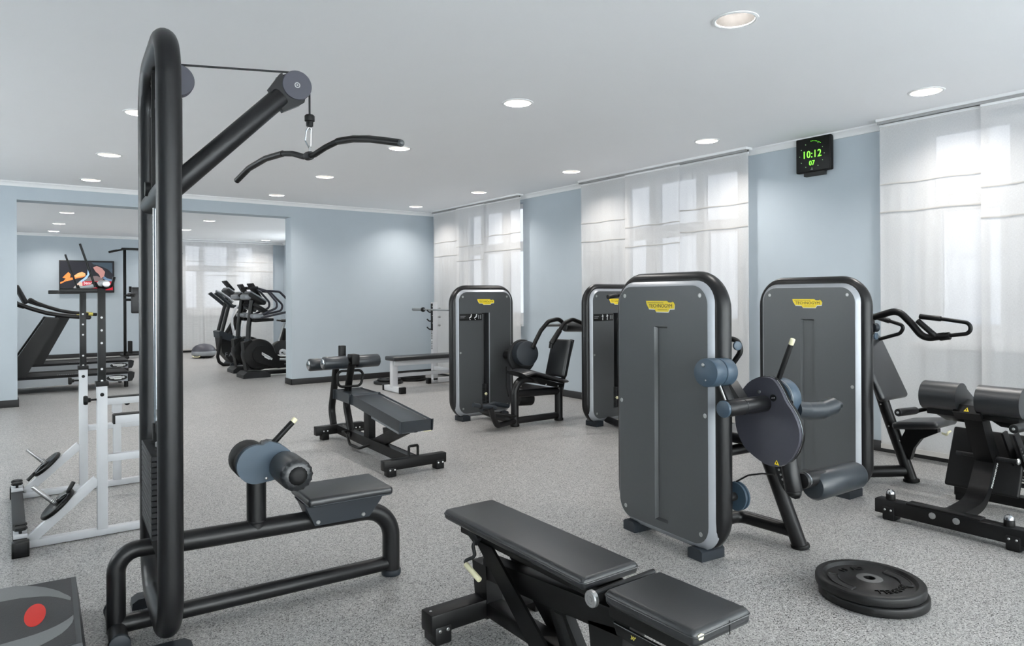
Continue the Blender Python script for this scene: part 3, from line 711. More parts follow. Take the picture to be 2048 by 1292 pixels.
# ---- abdominal crunch machine (far left tower)
def crunch_machine():
    t = Thing('abdominal_crunch_machine', 'farthest grey weight machine with a black seat and padded arms in front', 'exercise machine', (4.458, 6.606, 0), 0.0)
    tower(t, True)
    t.part('cam_wheel', B().cyl((4.75, 6.28, .722), (4.75, 6.33, .722), .192, 40, .012), M_STACK)
    t.part('cam_hub', B().cyl((4.72, 6.15, .765), (4.74, 6.28, .755), .142, 36, .02), M_FOOT)
    t.part('hub_axle', B().cyl((4.75, 6.33, .722), (4.75, 6.62, .722), .05, 18), M_FRAME)
    t.part('swing_arm', B().tube([(4.777, 6.14, .82), (4.83, 6.15, .90), (4.906, 6.15, 1.015), (5.02, 6.15, 1.118), (5.171, 6.15, 1.142), (5.25, 6.14, 1.075)], .024, .10, 14), M_BLACK)
    t.part('arm_brace', B().cyl((4.99, 6.15, 1.072), (5.27, 6.15, 1.066), .017, 12), M_STEEL)
    t.part('chest_roller', B().cyl((5.25, 6.15, 1.048), (5.54, 6.15, 1.036), .058, 24, .018), M_VINYL)
    t.part('second_arm', B().tube([(4.925, 6.0, .82), (4.935, 6.0, .88), (5.04, 6.0, 1.0), (5.13, 6.0, 1.10), (5.25, 6.0, 1.138), (5.39, 6.0, 1.092)], .023, .10, 14), M_BLACK)
    t.part('arm_grip', B().cyl((4.932, 6.0, .87), (5.06, 6.0, 1.02), .03, 14, .008), M_RUBBER)
    t.part('backrest', B().box((5.075, 6.03, .705), (.07, .33, .43), Matrix.Rotation(R(15), 3, 'Y'), .028, 4), M_VINYL)
    t.part('backrest_rail', B().tube([(5.09, 6.03, .30), (5.13, 6.03, .46), (5.27, 6.03, .90)], .026, .15, 14), M_BLACK)
    t.part('seat', B().tube([(4.47, 6.03, .562), (4.60, 6.03, .582), (4.72, 6.03, .55), (4.90, 6.03, .495), (5.07, 6.03, .452)], .17, .1, 24, flat=.16, flat_axis=(.23, 0, 1)), M_VINYL)
    t.part('seat_shell', B().prism([(4.58, .53), (4.75, .50), (5.06, .415), (5.06, .39), (4.98, .385), (4.72, .445)], lambda p, q, d: (p, d, q), 5.93, 6.13, .012), M_BLACK)
    b = B()
    for q in ((4.80, .432), (4.97, .405)): bolt(b, (q[0], 5.928, q[1]), (0, -1, 0), .01, .006)
    t.part('seat_screw', b, M_STEEL)
    f = t.part('front_leg', B().tube([(4.445, 6.03, .01), (4.445, 6.03, .53), (4.80, 6.03, .475)], .043, .16, 18), M_FRAME)
    t.part('leg_foot', B().cyl((4.445, 6.03, 0), (4.445, 6.03, .03), .05, 20, .005), M_MATTE, parent=f)
    g = t.part('rear_leg', B().tube([(5.063, 6.03, .01), (5.063, 6.03, .42)], .046, 0, 18), M_FRAME)
    t.part('leg_foot', B().cyl((5.063, 6.03, 0), (5.063, 6.03, .03), .052, 20, .005), M_MATTE, parent=g)
    t.part('seat_rail', B().cyl((4.46, 6.03, .352), (5.06, 6.03, .335), .042, 18), M_FRAME)
    t.part('base_rail', B().cyl((4.46, 6.03, .06), (5.06, 6.03, .06), .037, 18), M_FRAME)
    t.part('tower_rail', B().tube([(4.445, 6.03, .06), (4.445, 6.35, .06), (4.445, 6.62, .08)], .035, .05, 14), M_FRAME)
    fr = t.part('footrest', B().tube([(3.80, 5.86, .315), (3.92, 5.87, .285), (4.10, 5.90, .25)], .024, .05, 14), M_FOOT)
    t.part('footrest_sleeve', B().cyl((3.885, 5.867, .294), (3.905, 5.869, .289), .03, 14, .003), M_MATTE, parent=fr)
    fb = t.part('foot_bar', B().tube([(3.98, 5.98, .235), (4.20, 6.08, .262), (4.41, 6.10, .215)], .024, .06, 14), M_FOOT)
    t.part('foot_plate', B().box((4.20, 6.0, .165), (.34, .22, .02), Matrix.Rotation(R(10), 3, 'Y'), .008), M_MATTE)
    t.part('footrest_strut', B().tube([(4.02, 5.87, .26), (4.06, 5.88, .16), (4.12, 5.90, .062), (4.44, 6.02, .062)], .029, .07, 14), M_FRAME)
    t.part('counterweight', B().cyl((4.63, 6.25, .25), (4.84, 6.25, .238), .075, 26, .012), M_MATTE)
    t.part('cable', B().tube([(4.53, 6.3, .62), (4.535, 6.31, .40), (4.56, 6.3, .28)], .006, .05, 8), M_RUBBER)
crunch_machine()

# ---- fourth tower, mostly behind the leg machine
def torso_machine():
    t = Thing('torso_machine', 'grey weight machine half hidden behind the nearest tower, black handle across its face', 'exercise machine', (5.424, 5.471, 0), 0.03)
    tower(t, True, True)
    t.part('handle', B().cyl((4.745, 4.9, 1.392), (5.06, 4.9, 1.432), .019, 14, .005), M_MATTE)
    t.part('handle_grip', B().cyl((4.742, 4.9, 1.3915), (4.86, 4.9, 1.407), .023, 14, .006), M_RUBBER)
    t.part('handle_post', B().tube([(5.05, 4.9, 1.43), (5.05, 4.92, 1.25), (5.0, 4.95, 1.16), (5.06, 4.95, 1.06), (5.12, 5.0, .45)], .03, .08, 14), M_BLACK)
    t.part('handle_knob', B().ball((4.98, 4.95, 1.15), .05), M_MATTE)
    t.part('seat_post', B().cyl((5.25, 4.95, .0), (5.25, 4.95, .42), .04, 16), M_FRAME)
    t.part('seat', B().box((5.25, 4.95, .45), (.34, .34, .06), None, .024, 4), M_VINYL)
    t.part('base_rail', B().tube([(5.25, 4.95, .05), (5.25, 5.3, .05), (5.30, 5.50, .06)], .036, .05, 14), M_FRAME)
    t.part('backrest', B().box((5.30, 5.16, .80), (.30, .06, .5), None, .024, 4), M_VINYL)
torso_machine()

# ------------------------------------------------------------------ lat machine (left foreground)
def lat_machine():
    t = Thing('lat_pulldown_machine', 'tall black lat pulldown machine with round steel tubes and a padded seat', 'exercise machine', (.53, 3.262, 0), R(-3.3))
    P = lambda n, b, m, **k: t.part(n, b, m, local=True, **k)
    H = .36
    P('main_frame', B().tube([(0, -H, 2.435), (0, H, 2.435), (0, H, .092), (0, -H, .092)], .0455, .19, 20, True, 10), M_FRAME)
    for s in (-1, 1):
        P('foot', B().prism([(-.088, 0), (.088, 0), (.085, .03), (.06, .046), (-.06, .046), (-.085, .03)], lambda a, c, d: (a, d, c), s*.25, s*.335, .01, 2), M_FOOT)
    P('cross_tube', B().cyl((0, -H, 1.83), (0, H, 1.83), .04, 18), M_FRAME)
    P('base_beam', B().cyl((-.16, 0, .055), (1.03, 0, .06), .0355, 20), M_FRAME)
    P('rear_arch', B().tube([(-.162, 0, .03), (-.162, 0, .36), (.02, 0, .352)], .0355, .135, 18, n=10), M_FRAME)
    st = P('rear_stabiliser', B().cyl((-.16, -.14, .04), (-.16, .20, .04), .0355, 20), M_FRAME)
    P('end_cap', B().cyl((-.16, -.165, .04), (-.16, -.139, .04), .040, 20, .008), M_FOOT, parent=st)
    P('end_cap', B().cyl((-.16, .199, .04), (-.16, .225, .04), .040, 20, .008), M_FOOT, parent=st)
    P('seat_beam', B().tube([(.0, 0, .354), (.63, 0, .345), (1.049, 0, .338), (1.049, 0, .02)], .0435, .145, 20, n=10), M_FRAME)
    P('beam_foot', B().cyl((1.049, 0, 0), (1.049, 0, .03), .049, 24, .006), M_FOOT)
    P('weld_collar', B().lathe([(.0435, 0), (.0465, .004), (.0435, .01)], (.395, 0, .383), (0, 0, 1), 20), M_FRAME)
    P('roller_post', B().cyl((.395, 0, .345), (.395, 0, .62), .0425, 20), M_FRAME)
    hb = P('roller_hub', B().cyl((.372, -.03, .662), (.372, .085, .662), .083, 32, .01), M_MATTE)
    hull = [(.385+.086*math.cos(R(a)), .654+.086*math.sin(R(a))) for a in range(75, 290, 12)]
    hull += [(.50, .580), (.545, .605), (.555, .65), (.53, .70), (.487, .735), (.44, .752)]
    P('hub_cover', B().prism(hull, lambda a, c, d: (a, d, c), -.062, -.030, .008, 3), M_BLUE, parent=hb)
    b = B(); bolt(b, (.425, -.062, .588), (0, -1, 0), .007, .004); P('screw', b, M_STEEL, parent=hb)
    h = P('adjuster_lever', B().cyl((.462, 0, .722), (.559, 0, .818), .0135, 16, .002), M_MATTE)
    P('lever_tip', B().cyl((.558, 0, .817), (.575, 0, .834), .0125, 16, .003), M_CREAM, parent=h)
    for s in (-1, 1):
        pr = [(0, .05), (.045, .05), (.068, .066), (.0705, .09), (.0705, .245), (.067, .268), (.054, .279), (.040, .281)]
        k = P('thigh_roller', B().lathe(pr+[(.038, .275), (0, .275)], (.505, 0, .633), (0, s, 0), 48, wob=lambda i, kk: 1+(.035*math.cos(kk*math.pi/1.5*1.0) if i in (5, 6, 7) else 0)), M_VINYL)
        P('roller_cap', B().lathe([(.037, .272), (.038, .284), (.030, .292), (.018, .2945), (0, .2945)], (.505, 0, .633), (0, s, 0), 28), M_MATTE, parent=k)
    sp = P('seat', B().box((.793, 0, .466), (.41, .315, .042), None, .017, 4), M_VINYL)
    P('piping', B().tube([(.592, -.154, .452), (.994, -.154, .452), (.994, .154, .452), (.592, .154, .452)], .0035, .02, 6, True), M_VINYLB, parent=sp)
    P('seat_base', B().prism([(.585, .447), (.60, .425), (.64, .336), (.905, .336), (.965, .41), (.985, .447)], lambda a, c, d: (a, d, c), -.075, .075, .008, 2), M_FOOT)
    b = B(); bolt(b, (.655, -.075, .352), (0, -1, 0), .010, .006); bolt(b, (.875, -.075, .352), (0, -1, 0), .010, .006); P('seat_screw', b, M_STEEL)
    P('boom', B().cyl((.0, 0, 1.815), (.515, 0, 2.338), .0455, 24, .01), M_FRAME)
    P('boom_collar', B().lathe([(.0455, 0), (.049, .004), (.0455, .01)], (.035, 0, 1.852), (.7, 0, .71), 24), M_FRAME)
    for nm, u, z in (('front_pulley', .583, 2.393), ('rear_pulley', .074, 2.335)):
        k = P(nm, B().lathe([(.008, -.024), (.066, -.024), (.0685, -.021), (.0685, -.012), (.058, -.004), (.058, .004), (.0685, .012), (.0685, .021), (.066, .024), (.008, .024)], (u, -.0, z), (0, 1, 0), 40), M_SLATE)
        b = B(); b.lathe([(.0135, -.0235), (.0135, -.0245), (.009, -.0245), (.009, -.022), (.004, -.022), (.004, -.025), (0, -.025)], (u, 0, z), (0, 1, 0), 14); P('pulley_bolt', b, M_STEEL, parent=k)
    for s in (-1, 1):
        P('pulley_bracket', B().prism([(.455, 2.335), (.50, 2.43), (.56, 2.462), (.62, 2.45), (.645, 2.39), (.63, 2.33), (.56, 2.285), (.50, 2.27)], lambda a, c, d: (a, d, c), s*.028+.001 if s > 0 else s*.010, s*.033+.001 if s > 0 else s*.010-.0005), M_BLACK) if s > 0 else None
    P('pulley_fork', B().prism([(.455, 2.36), (.505, 2.435), (.515, 2.44), (.56, 2.33), (.62, 2.325), (.60, 2.305), (.52, 2.262)], lambda a, c, d: (a, d, c), -.020, .020, .003, 1), M_FRAME)
    P('cable', B().tube([(.06, 0, 2.404), (.10, 0, 2.408), (.575, 0, 2.456), (.625, 0, 2.44), (.6465, 0, 2.39), (.6465, 0, 2.26)], .0048, .03, 8), M_STACK)
    P('return_cable', B().tube([(.075, 0, 2.403), (.02, 0, 2.37), (.006, 0, 2.30), (.004, 0, 1.2), (.004, 0, .80)], .0048, .03, 8), M_STACK)
    P('cable_stopper', B().lathe([(0, 2.268), (.018, 2.268), (.0235, 2.262), (.0235, 2.238), (.017, 2.236), (.016, 2.214), (0, 2.213)], (.6465, 0, 0), (0, 0, 1), 20), M_MATTE)
    # snap hook
    P('snap_hook', B().tube([(.640, -.006, 2.208), (.653, -.006, 2.205), (.652, .004, 2.115), (.647, .004, 2.108), (.626, .004, 2.145), (.629, -.004, 2.19)], .0034, .008, 8, True), M_CHROME)
    P('swivel', B().lathe([(.006, 2.212), (.009, 2.206), (.006, 2.20), (0, 2.20)], (.6465, 0, 0), (0, 0, 1), 12), M_STEEL)
    w = R(16); dv = lambda s, z: (.645-s*math.sin(w), s*math.cos(w), z)
    pts = [(.70, 2.035), (.57, 2.085), (.40, 2.114), (.235, 2.117), (.145, 2.104), (.05, 2.076), (-.04, 2.073), (-.13, 2.094), (-.23, 2.108), (-.345, 2.101), (-.46, 2.083), (-.58, 2.056), (-.665, 2.035)]
    lb = P('lat_bar', B().tube([dv(*p) for p in pts], .0138, .05, 14, n=4), M_MATTE)
    P('grip_sleeve', B().tube([dv(*p) for p in pts[:4]], .0158, .05, 14, n=4), M_RUBBER, parent=lb)
    P('grip_sleeve', B().tube([dv(*p) for p in pts[8:]], .0158, .05, 14, n=4), M_RUBBER, parent=lb)
    P('bar_lug', B().lathe([(.019, -.02), (.021, -.01), (.021, .01), (.019, .02)], dv(.005, 2.074), (-math.sin(w), math.cos(w), 0), 16), M_STACK, parent=lb)
    P('bar_eye', B().tube([(.645, -.004, 2.09), (.645, -.004, 2.118), (.650, .004, 2.118), (.650, .004, 2.09)], .004, .006, 8), M_STEEL, parent=lb)
    P('bar_end', B().ball(dv(-.668, 2.034), .0155), M_SHROUD, parent=lb)
    for i in range(15):
        z = .437+i*.0225
        P('stack_plate', B().span((-.05, -.20, z), (.06, .20, z+.0195), .002, 1), M_STACK)
    P('stack_base', B().prism([(-.052, .437), (.062, .437), (.04, .365), (-.03, .365)], lambda a, c, d: (a, d, c), -.20, .20, .004), M_MATTE)
    for s in (-1, 1):
        r = P('guide_rod', B().cyl((.0, s*.085, .775), (.0, s*.085, 2.34), .0125, 16), M_CHROME)
        P('rod_collar', B().cyl((.0, s*.085, 2.184), (.0, s*.085, 2.222), .0195, 16, .003), M_MATTE, parent=r)
        P('rod_cap', B().lathe([(.015, 2.31), (.018, 2.32), (.016, 2.33), (.018, 2.34), (.016, 2.35), (.012, 2.40), (0, 2.40)], (0, s*.085, 0), (0, 0, 1), 16), M_MATTE, parent=r)
        P('rod_bush', B().lathe([(.026, .774), (.026, .782), (.018, .785), (.018, .86), (.0125, .862)], (0, s*.085, 0), (0, 0, 1), 16), M_MATTE, parent=r)
    P('selector_stem', B().lathe([(.02, .774), (.02, .79), (.012, .795), (.012, .90), (.016, .905), (.016, .93), (0, .935)], (.004, 0, 0), (0, 0, 1), 14), M_STEEL)
    P('stem_block', B().span((-.014, -.012, .83), (.022, .012, .88), .003), M_MATTE)
    P('pulley_carrier', B().prism([(-.02, 1.80), (.10, 1.90), (.10, 2.27), (.03, 2.40), (-.02, 2.36)], lambda a, c, d: (a, d, c), .032, .040, .002), M_BLACK)
    P('side_knob', B().cyl((-.05, .0, 1.86), (-.03, .0, 1.86), .03, 16), M_MATTE)
lat_machine()

# ------------------------------------------------------------------ adjustable bench (front)
def flat_bench():
    t = Thing('adjustable_bench', 'large black vinyl adjustable bench in the foreground, two-part pad lying flat', 'bench', (1.675, 1.95, 0))
    def pad(n, y0, y1, x0, x1, z0, z1, zf=0.0):
        b = B().span((x0, y0, z0), (x1, y1, z1), .02, 5)
        for v in b.bm.verts:   # a slight crown and the rise to the far end
            u = (v.co.x-x0)/(x1-x0); w = (v.co.y-y0)/(y1-y0)
            v.co.z += zf*w
        p = t.part(n, b, M_VINYL)
        zt = z1-.018
        t.part('piping', B().tube([(x0-.0005, y0-.0005, zt), (x1+.0005, y0-.0005, zt), (x1+.0005, y1+.0005, zt+zf), (x0-.0005, y1+.0005, zt+zf)], .0028, .02, 6, True), M_VINYL, parent=p)
        return p
    pad('backrest', 1.714, 2.625, 1.543, 1.808, .418, .464, .012)
    sp = pad('seat', 1.258, 1.622, 1.543, 1.808, .412, .464, .0)
    t.part('vinyl_tear', B().prism([(1.556, .452), (1.572, .455), (1.585, .448), (1.578, .436), (1.562, .438)], lambda a, c, d: (a, d, c), 1.2565, 1.2585), M_CREAM, parent=sp, label='small pale tear at the front corner')
    t.part('seat_seam', B().cyl((1.70, 1.2575, .415), (1.70, 1.2575, .455), .0016, 6), M_MATTE, parent=sp)
    h = t.part('hinge_tube', B().cyl((1.535, 1.668, .430), (1.83, 1.668, .438), .0095, 16, .002), M_STACK)
    t.part('hinge_cap', B().lathe([(.0275, 0), (.0275, -.012), (.024, -.016), (.016, -.016), (.015, -.013), (.009, -.013), (.008, -.016), (0, -.016)], (1.543, 1.668, .418), (1, 0, 0), 28), M_STEEL, parent=h)
    t.part('back_rail', B().span((1.615, 1.72, .365), (1.74, 2.60, .418), .006), M_BLACK)
    t.part('seat_plate', B().span((1.60, 1.30, .395), (1.75, 1.60, .414), .004), M_BLACK)
    t.part('main_beam', B().bar((1.675, 2.46, .245), (1.675, 1.60, .315), .07, .09, .006, (1, 0, 0)), M_BLACK)
    t.part('beam_post', B().prism([(1.80, .27), (1.63, .30), (1.655, .03), (1.77, .03)], lambda a, c, d: (d, a, c), 1.64, 1.71, .006), M_BLACK)
    t.part('rear_post', B().prism([(2.535, .262), (2.43, .262), (2.42, .10), (2.425, .04), (2.50, .04), (2.515, .12)], lambda a, c, d: (d, a, c), 1.635, 1.715, .006), M_BLACK)
    b = B()
    for q in ((2.46, .13), (2.45, .09)): b.cyl((1.632, q[0], q[1]), (1.636, q[0], q[1]), .008, 10)
    t.part('post_hole', b, M_DARKSLOT)
    for x in (1.612, 1.728):
        t.part('backrest_strut', B().prism([(2.47, .372), (2.345, .372), (1.945, .075), (1.96, .045), (2.065, .045), (2.12, .09)], lambda a, c, d: (d, a, c), x-.006, x+.006, .002, 1), M_BLACK)
    t.part('slide_link', B().prism([(2.06, .285), (1.98, .285), (1.84, .10), (1.86, .06), (1.95, .06)], lambda a, c, d: (d, a, c), 1.655, 1.695, .004), M_MATTE)
    t.part('slide_window', B().prism([(2.0, .225), (1.955, .225), (1.875, .11), (1.915, .105)], lambda a, c, d: (d, a, c), 1.651, 1.656, .002, 1), M_DARKSLOT)
    t.part('base_beam', B().span((1.635, 1.10, .05), (1.715, 2.47, .11), .006), M_BLACK)
    rb = t.part('rear_crossbar', B().span((1.372, 2.425, .045), (1.985, 2.515, .125), .006), M_BLACK)
    fb = t.part('front_crossbar', B().span((1.45, 1.05, .045), (1.90, 1.13, .115), .006), M_BLACK)
    for x in (1.425, 1.93):
        k = t.part('foot_plate', B().span((x-.038, 2.42, 0), (x+.038, 2.52, .075), .008), M_RUBBER, parent=rb)
    b = B()
    for dx in (-.018, .018): bolt(b, (1.425+dx, 2.42, .058), (0, -1, 0), .0075, .005)
    bolt(b, (1.392, 2.47, .125), (0, 0, 1), .006, .003); t.part('foot_bolt', b, M_STEEL, parent=rb)
    for x in (1.50, 1.85): t.part('foot_plate', B().span((x-.036, 1.045, 0), (x+.036, 1.135, .06), .008), M_RUBBER, parent=fb)
    lv = t.part('adjuster_lever', B().tube([(1.615, 2.46, .395), (1.585, 2.45, .355), (1.585, 2.435, .315), (1.555, 2.465, .295), (1.553, 2.455, .279)], .0075, .015, 10), M_STACK)
    t.part('lever_grip', B().cyl((1.553, 2.458, .283), (1.553, 2.352, .251), .0115, 14, .004), M_CREAM, parent=lv)
    t.part('lever_bracket', B().box((1.61, 2.47, .385), (.03, .07, .04), Matrix.Rotation(R(25), 3, 'X'), .004), M_STACK)
    sc_ = t.part('angle_scale', B().prism([(1.635, .338), (1.37, .338), (1.38, .300), (1.56, .298), (1.62, .302)], lambda a, c, d: (d, a, c), 1.60, 1.607, .002, 1), M_BLACK)
    t.part('scale_line', B().prism([(1.632, .336), (1.38, .336), (1.38, .3345), (1.632, .3345)], lambda a, c, d: (d, a, c), 1.5985, 1.6005), M_PRINTG, parent=sc_)
    for s_, y in (('30°', 1.545), ('15°', 1.466)):
        t.text('angle_mark', s_, .017, frame_m((1.5992, y, .318), (0, -1, 0), (0, 0, 1), (-1, 0, 0)), M_PRINTY, parent=sc_, ext=.0004, local=False)
    t.part('scale_gusset', B().prism([(1.66, .345), (1.36, .345), (1.30, .40), (1.66, .40)], lambda a, c, d: (d, a, c), 1.607, 1.615, .002, 1), M_BLACK)
flat_bench()

# ------------------------------------------------------------------ abdominal decline bench
def ab_bench():
    t = Thing('abdominal_bench', 'black decline sit-up bench with foam leg rollers in mid floor', 'bench', (2.67, 5.8, 0))
    def xs(y): return 2.67+(y-5.8)*.033
    f = lambda w: (lambda a, c, d: (xs(a)+d, a, c))
    t.part('base_beam', B().bar((xs(6.6), 6.6, .095), (xs(4.97), 4.97, .088), .07, .075, .005, (1, 0, 0)), M_BLACK)
    fb = t.part('front_crossbar', B().span((2.368, 4.915, .048), (2.925, 4.985, .127), .006), M_BLACK)
    rb = t.part('rear_crossbar', B().span((2.45, 6.585, .05), (2.95, 6.655, .137), .006), M_BLACK)
    for x in (2.435, 2.865):
        t.part('foot_plate', B().span((x-.036, 4.908, 0), (x+.036, 4.99, .075), .008), M_MATTE, parent=fb)
        b = B(); bolt(b, (x-.02, 4.908, .055), (0, -1, 0), .007, .005); bolt(b, (x+.02, 4.908, .055), (0, -1, 0), .007, .005); t.part('foot_bolt', b, M_PRINTW, parent=fb)
    for x in (2.545, 2.88):
        t.part('foot_plate', B().span((x-.036, 6.578, 0), (x+.036, 6.66, .07), .008), M_MATTE, parent=rb)
        b = B(); bolt(b, (x-.02, 6.578, .09), (0, -1, 0), .007, .005); bolt(b, (x+.02, 6.578, .09), (0, -1, 0), .007, .005); t.part('foot_bolt', b, M_PRINTW, parent=rb)
    def post(n, ys):
        k = [(y, z) for y, z in ys]
        b = B().tube([(xs(y), y, z) for y, z in k], .036, .15, 12, flat=.8, flat_axis=(0, 1, 0)); t.part(n, b, M_BLACK)
    post('rear_post', [(6.76, .08), (6.83, .26), (6.74, .52), (6.68, .76)])
    post('front_post', [(6.28, .08), (6.42, .36), (6.37, .52), (6.25, .82)])
    t.part('roller_clamp', B().span((2.655, 6.19, .76), (2.735, 6.31, .858), .01), M_MATTE)
    t.part('adjuster_post', B().span((2.672, 6.51, .70), (2.732, 6.575, .925), .008), M_BLACK)
    for y, z, nm in ((6.25, .787, 'knee_roller'), (6.62, .744, 'ankle_roller')):
        for x0, x1 in ((2.39, 2.625), (2.725, 2.955)):
            k = t.part(nm, B().cyl((x0, y, z), (x1, y, z), .061, 26, .014), M_VINYLB)
            xe = x0 if x0 < 2.6 else x1
            sgn = -1 if x0 < 2.6 else 1
            t.part('roller_cap', B().lathe([(.044, 0), (.044, .006), (.03, .012), (0, .013)], (xe, y, z), (sgn, 0, 0), 20), M_CHROME, parent=k)
        t.part('roller_axle', B().cyl((2.42, y, z), (2.93, y, z), .015, 12), M_STACK)
    t.part('hand_loop', B().tube([(2.55, 6.3, .70), (2.825, 6.3, .695), (2.79, 6.3, .545), (2.56, 6.3, .55)], .0125, .05, 10, True), M_BLACK)
    M1 = lambda y0, z0, y1, z1, w, h: B().bar((xs(y0)+.01, y0, z0), (xs(y1)+.01, y1, z1), w, h, .02, (1, 0, 0))
    t.part('seat_pad', M1(6.40, .470, 5.985, .468, .265, .052), M_VINYLB)
    p = M1(5.975, .470, 4.92, .372, .265, .052); t.part('back_pad', p, M_VINYLB)
    h = t.part('hinge', B().cyl((2.555, 5.98, .435), (2.83, 5.98, .435), .02, 16, .003), M_STEEL)
    t.part('pad_plate', B().bar((xs(5.56), 5.56, .372), (xs(5.02), 5.02, .322), .20, .03, .004, (1, 0, 0)), M_ALU)
    t.part('centre_post', B().span((2.645, 5.81, .08), (2.715, 5.915, .43), .005), M_BLACK)
    t.part('rake_strut', B().bar((2.70-.035, 5.72, .09), (2.665, 5.10, .33), .035, .10, .004, (1, 0, 0)), M_BLACK)
    t.part('rake_brace', B().bar((2.70, 5.60, .22), (2.70, 5.02, .335), .03, .07, .004, (1, 0, 0)), M_BLACK)
    b = B(); bolt(b, (2.645, 5.70, .10), (-1, 0, 0), .012, .006); t.part('pivot_bolt', b, M_STEEL)
    t.part('transport_handle', B().tube([(2.615, 4.98, .12), (2.615, 4.98, .205), (2.695, 4.98, .205), (2.695, 4.98, .12)], .011, .012, 8, flat=1.0), M_BLACK)
    for s in (-1, 1):
        x = 2.68+s*.12
        t.part('low_handle', B().tube([(x-s*.07, 6.28, .12), (x, 6.20, .14), (x, 6.09, .125), (x, 6.03, .05), (x, 5.82, .05), (x-s*.09, 5.76, .085)], .012, .035, 10), M_BLACK)
    t.part('pull_ring', B().tube([(2.75, 5.0, .322), (2.82, 5.0, .322), (2.82, 4.97, .312), (2.75, 4.97, .312)], .005, .01, 8, True), M_CREAM)
    t.part('maker_plate', B().box((2.64, 6.27, .10), (.004, .12, .045), Matrix.Rotation(R(-2), 3, 'Z')), M_STACK)
ab_bench()

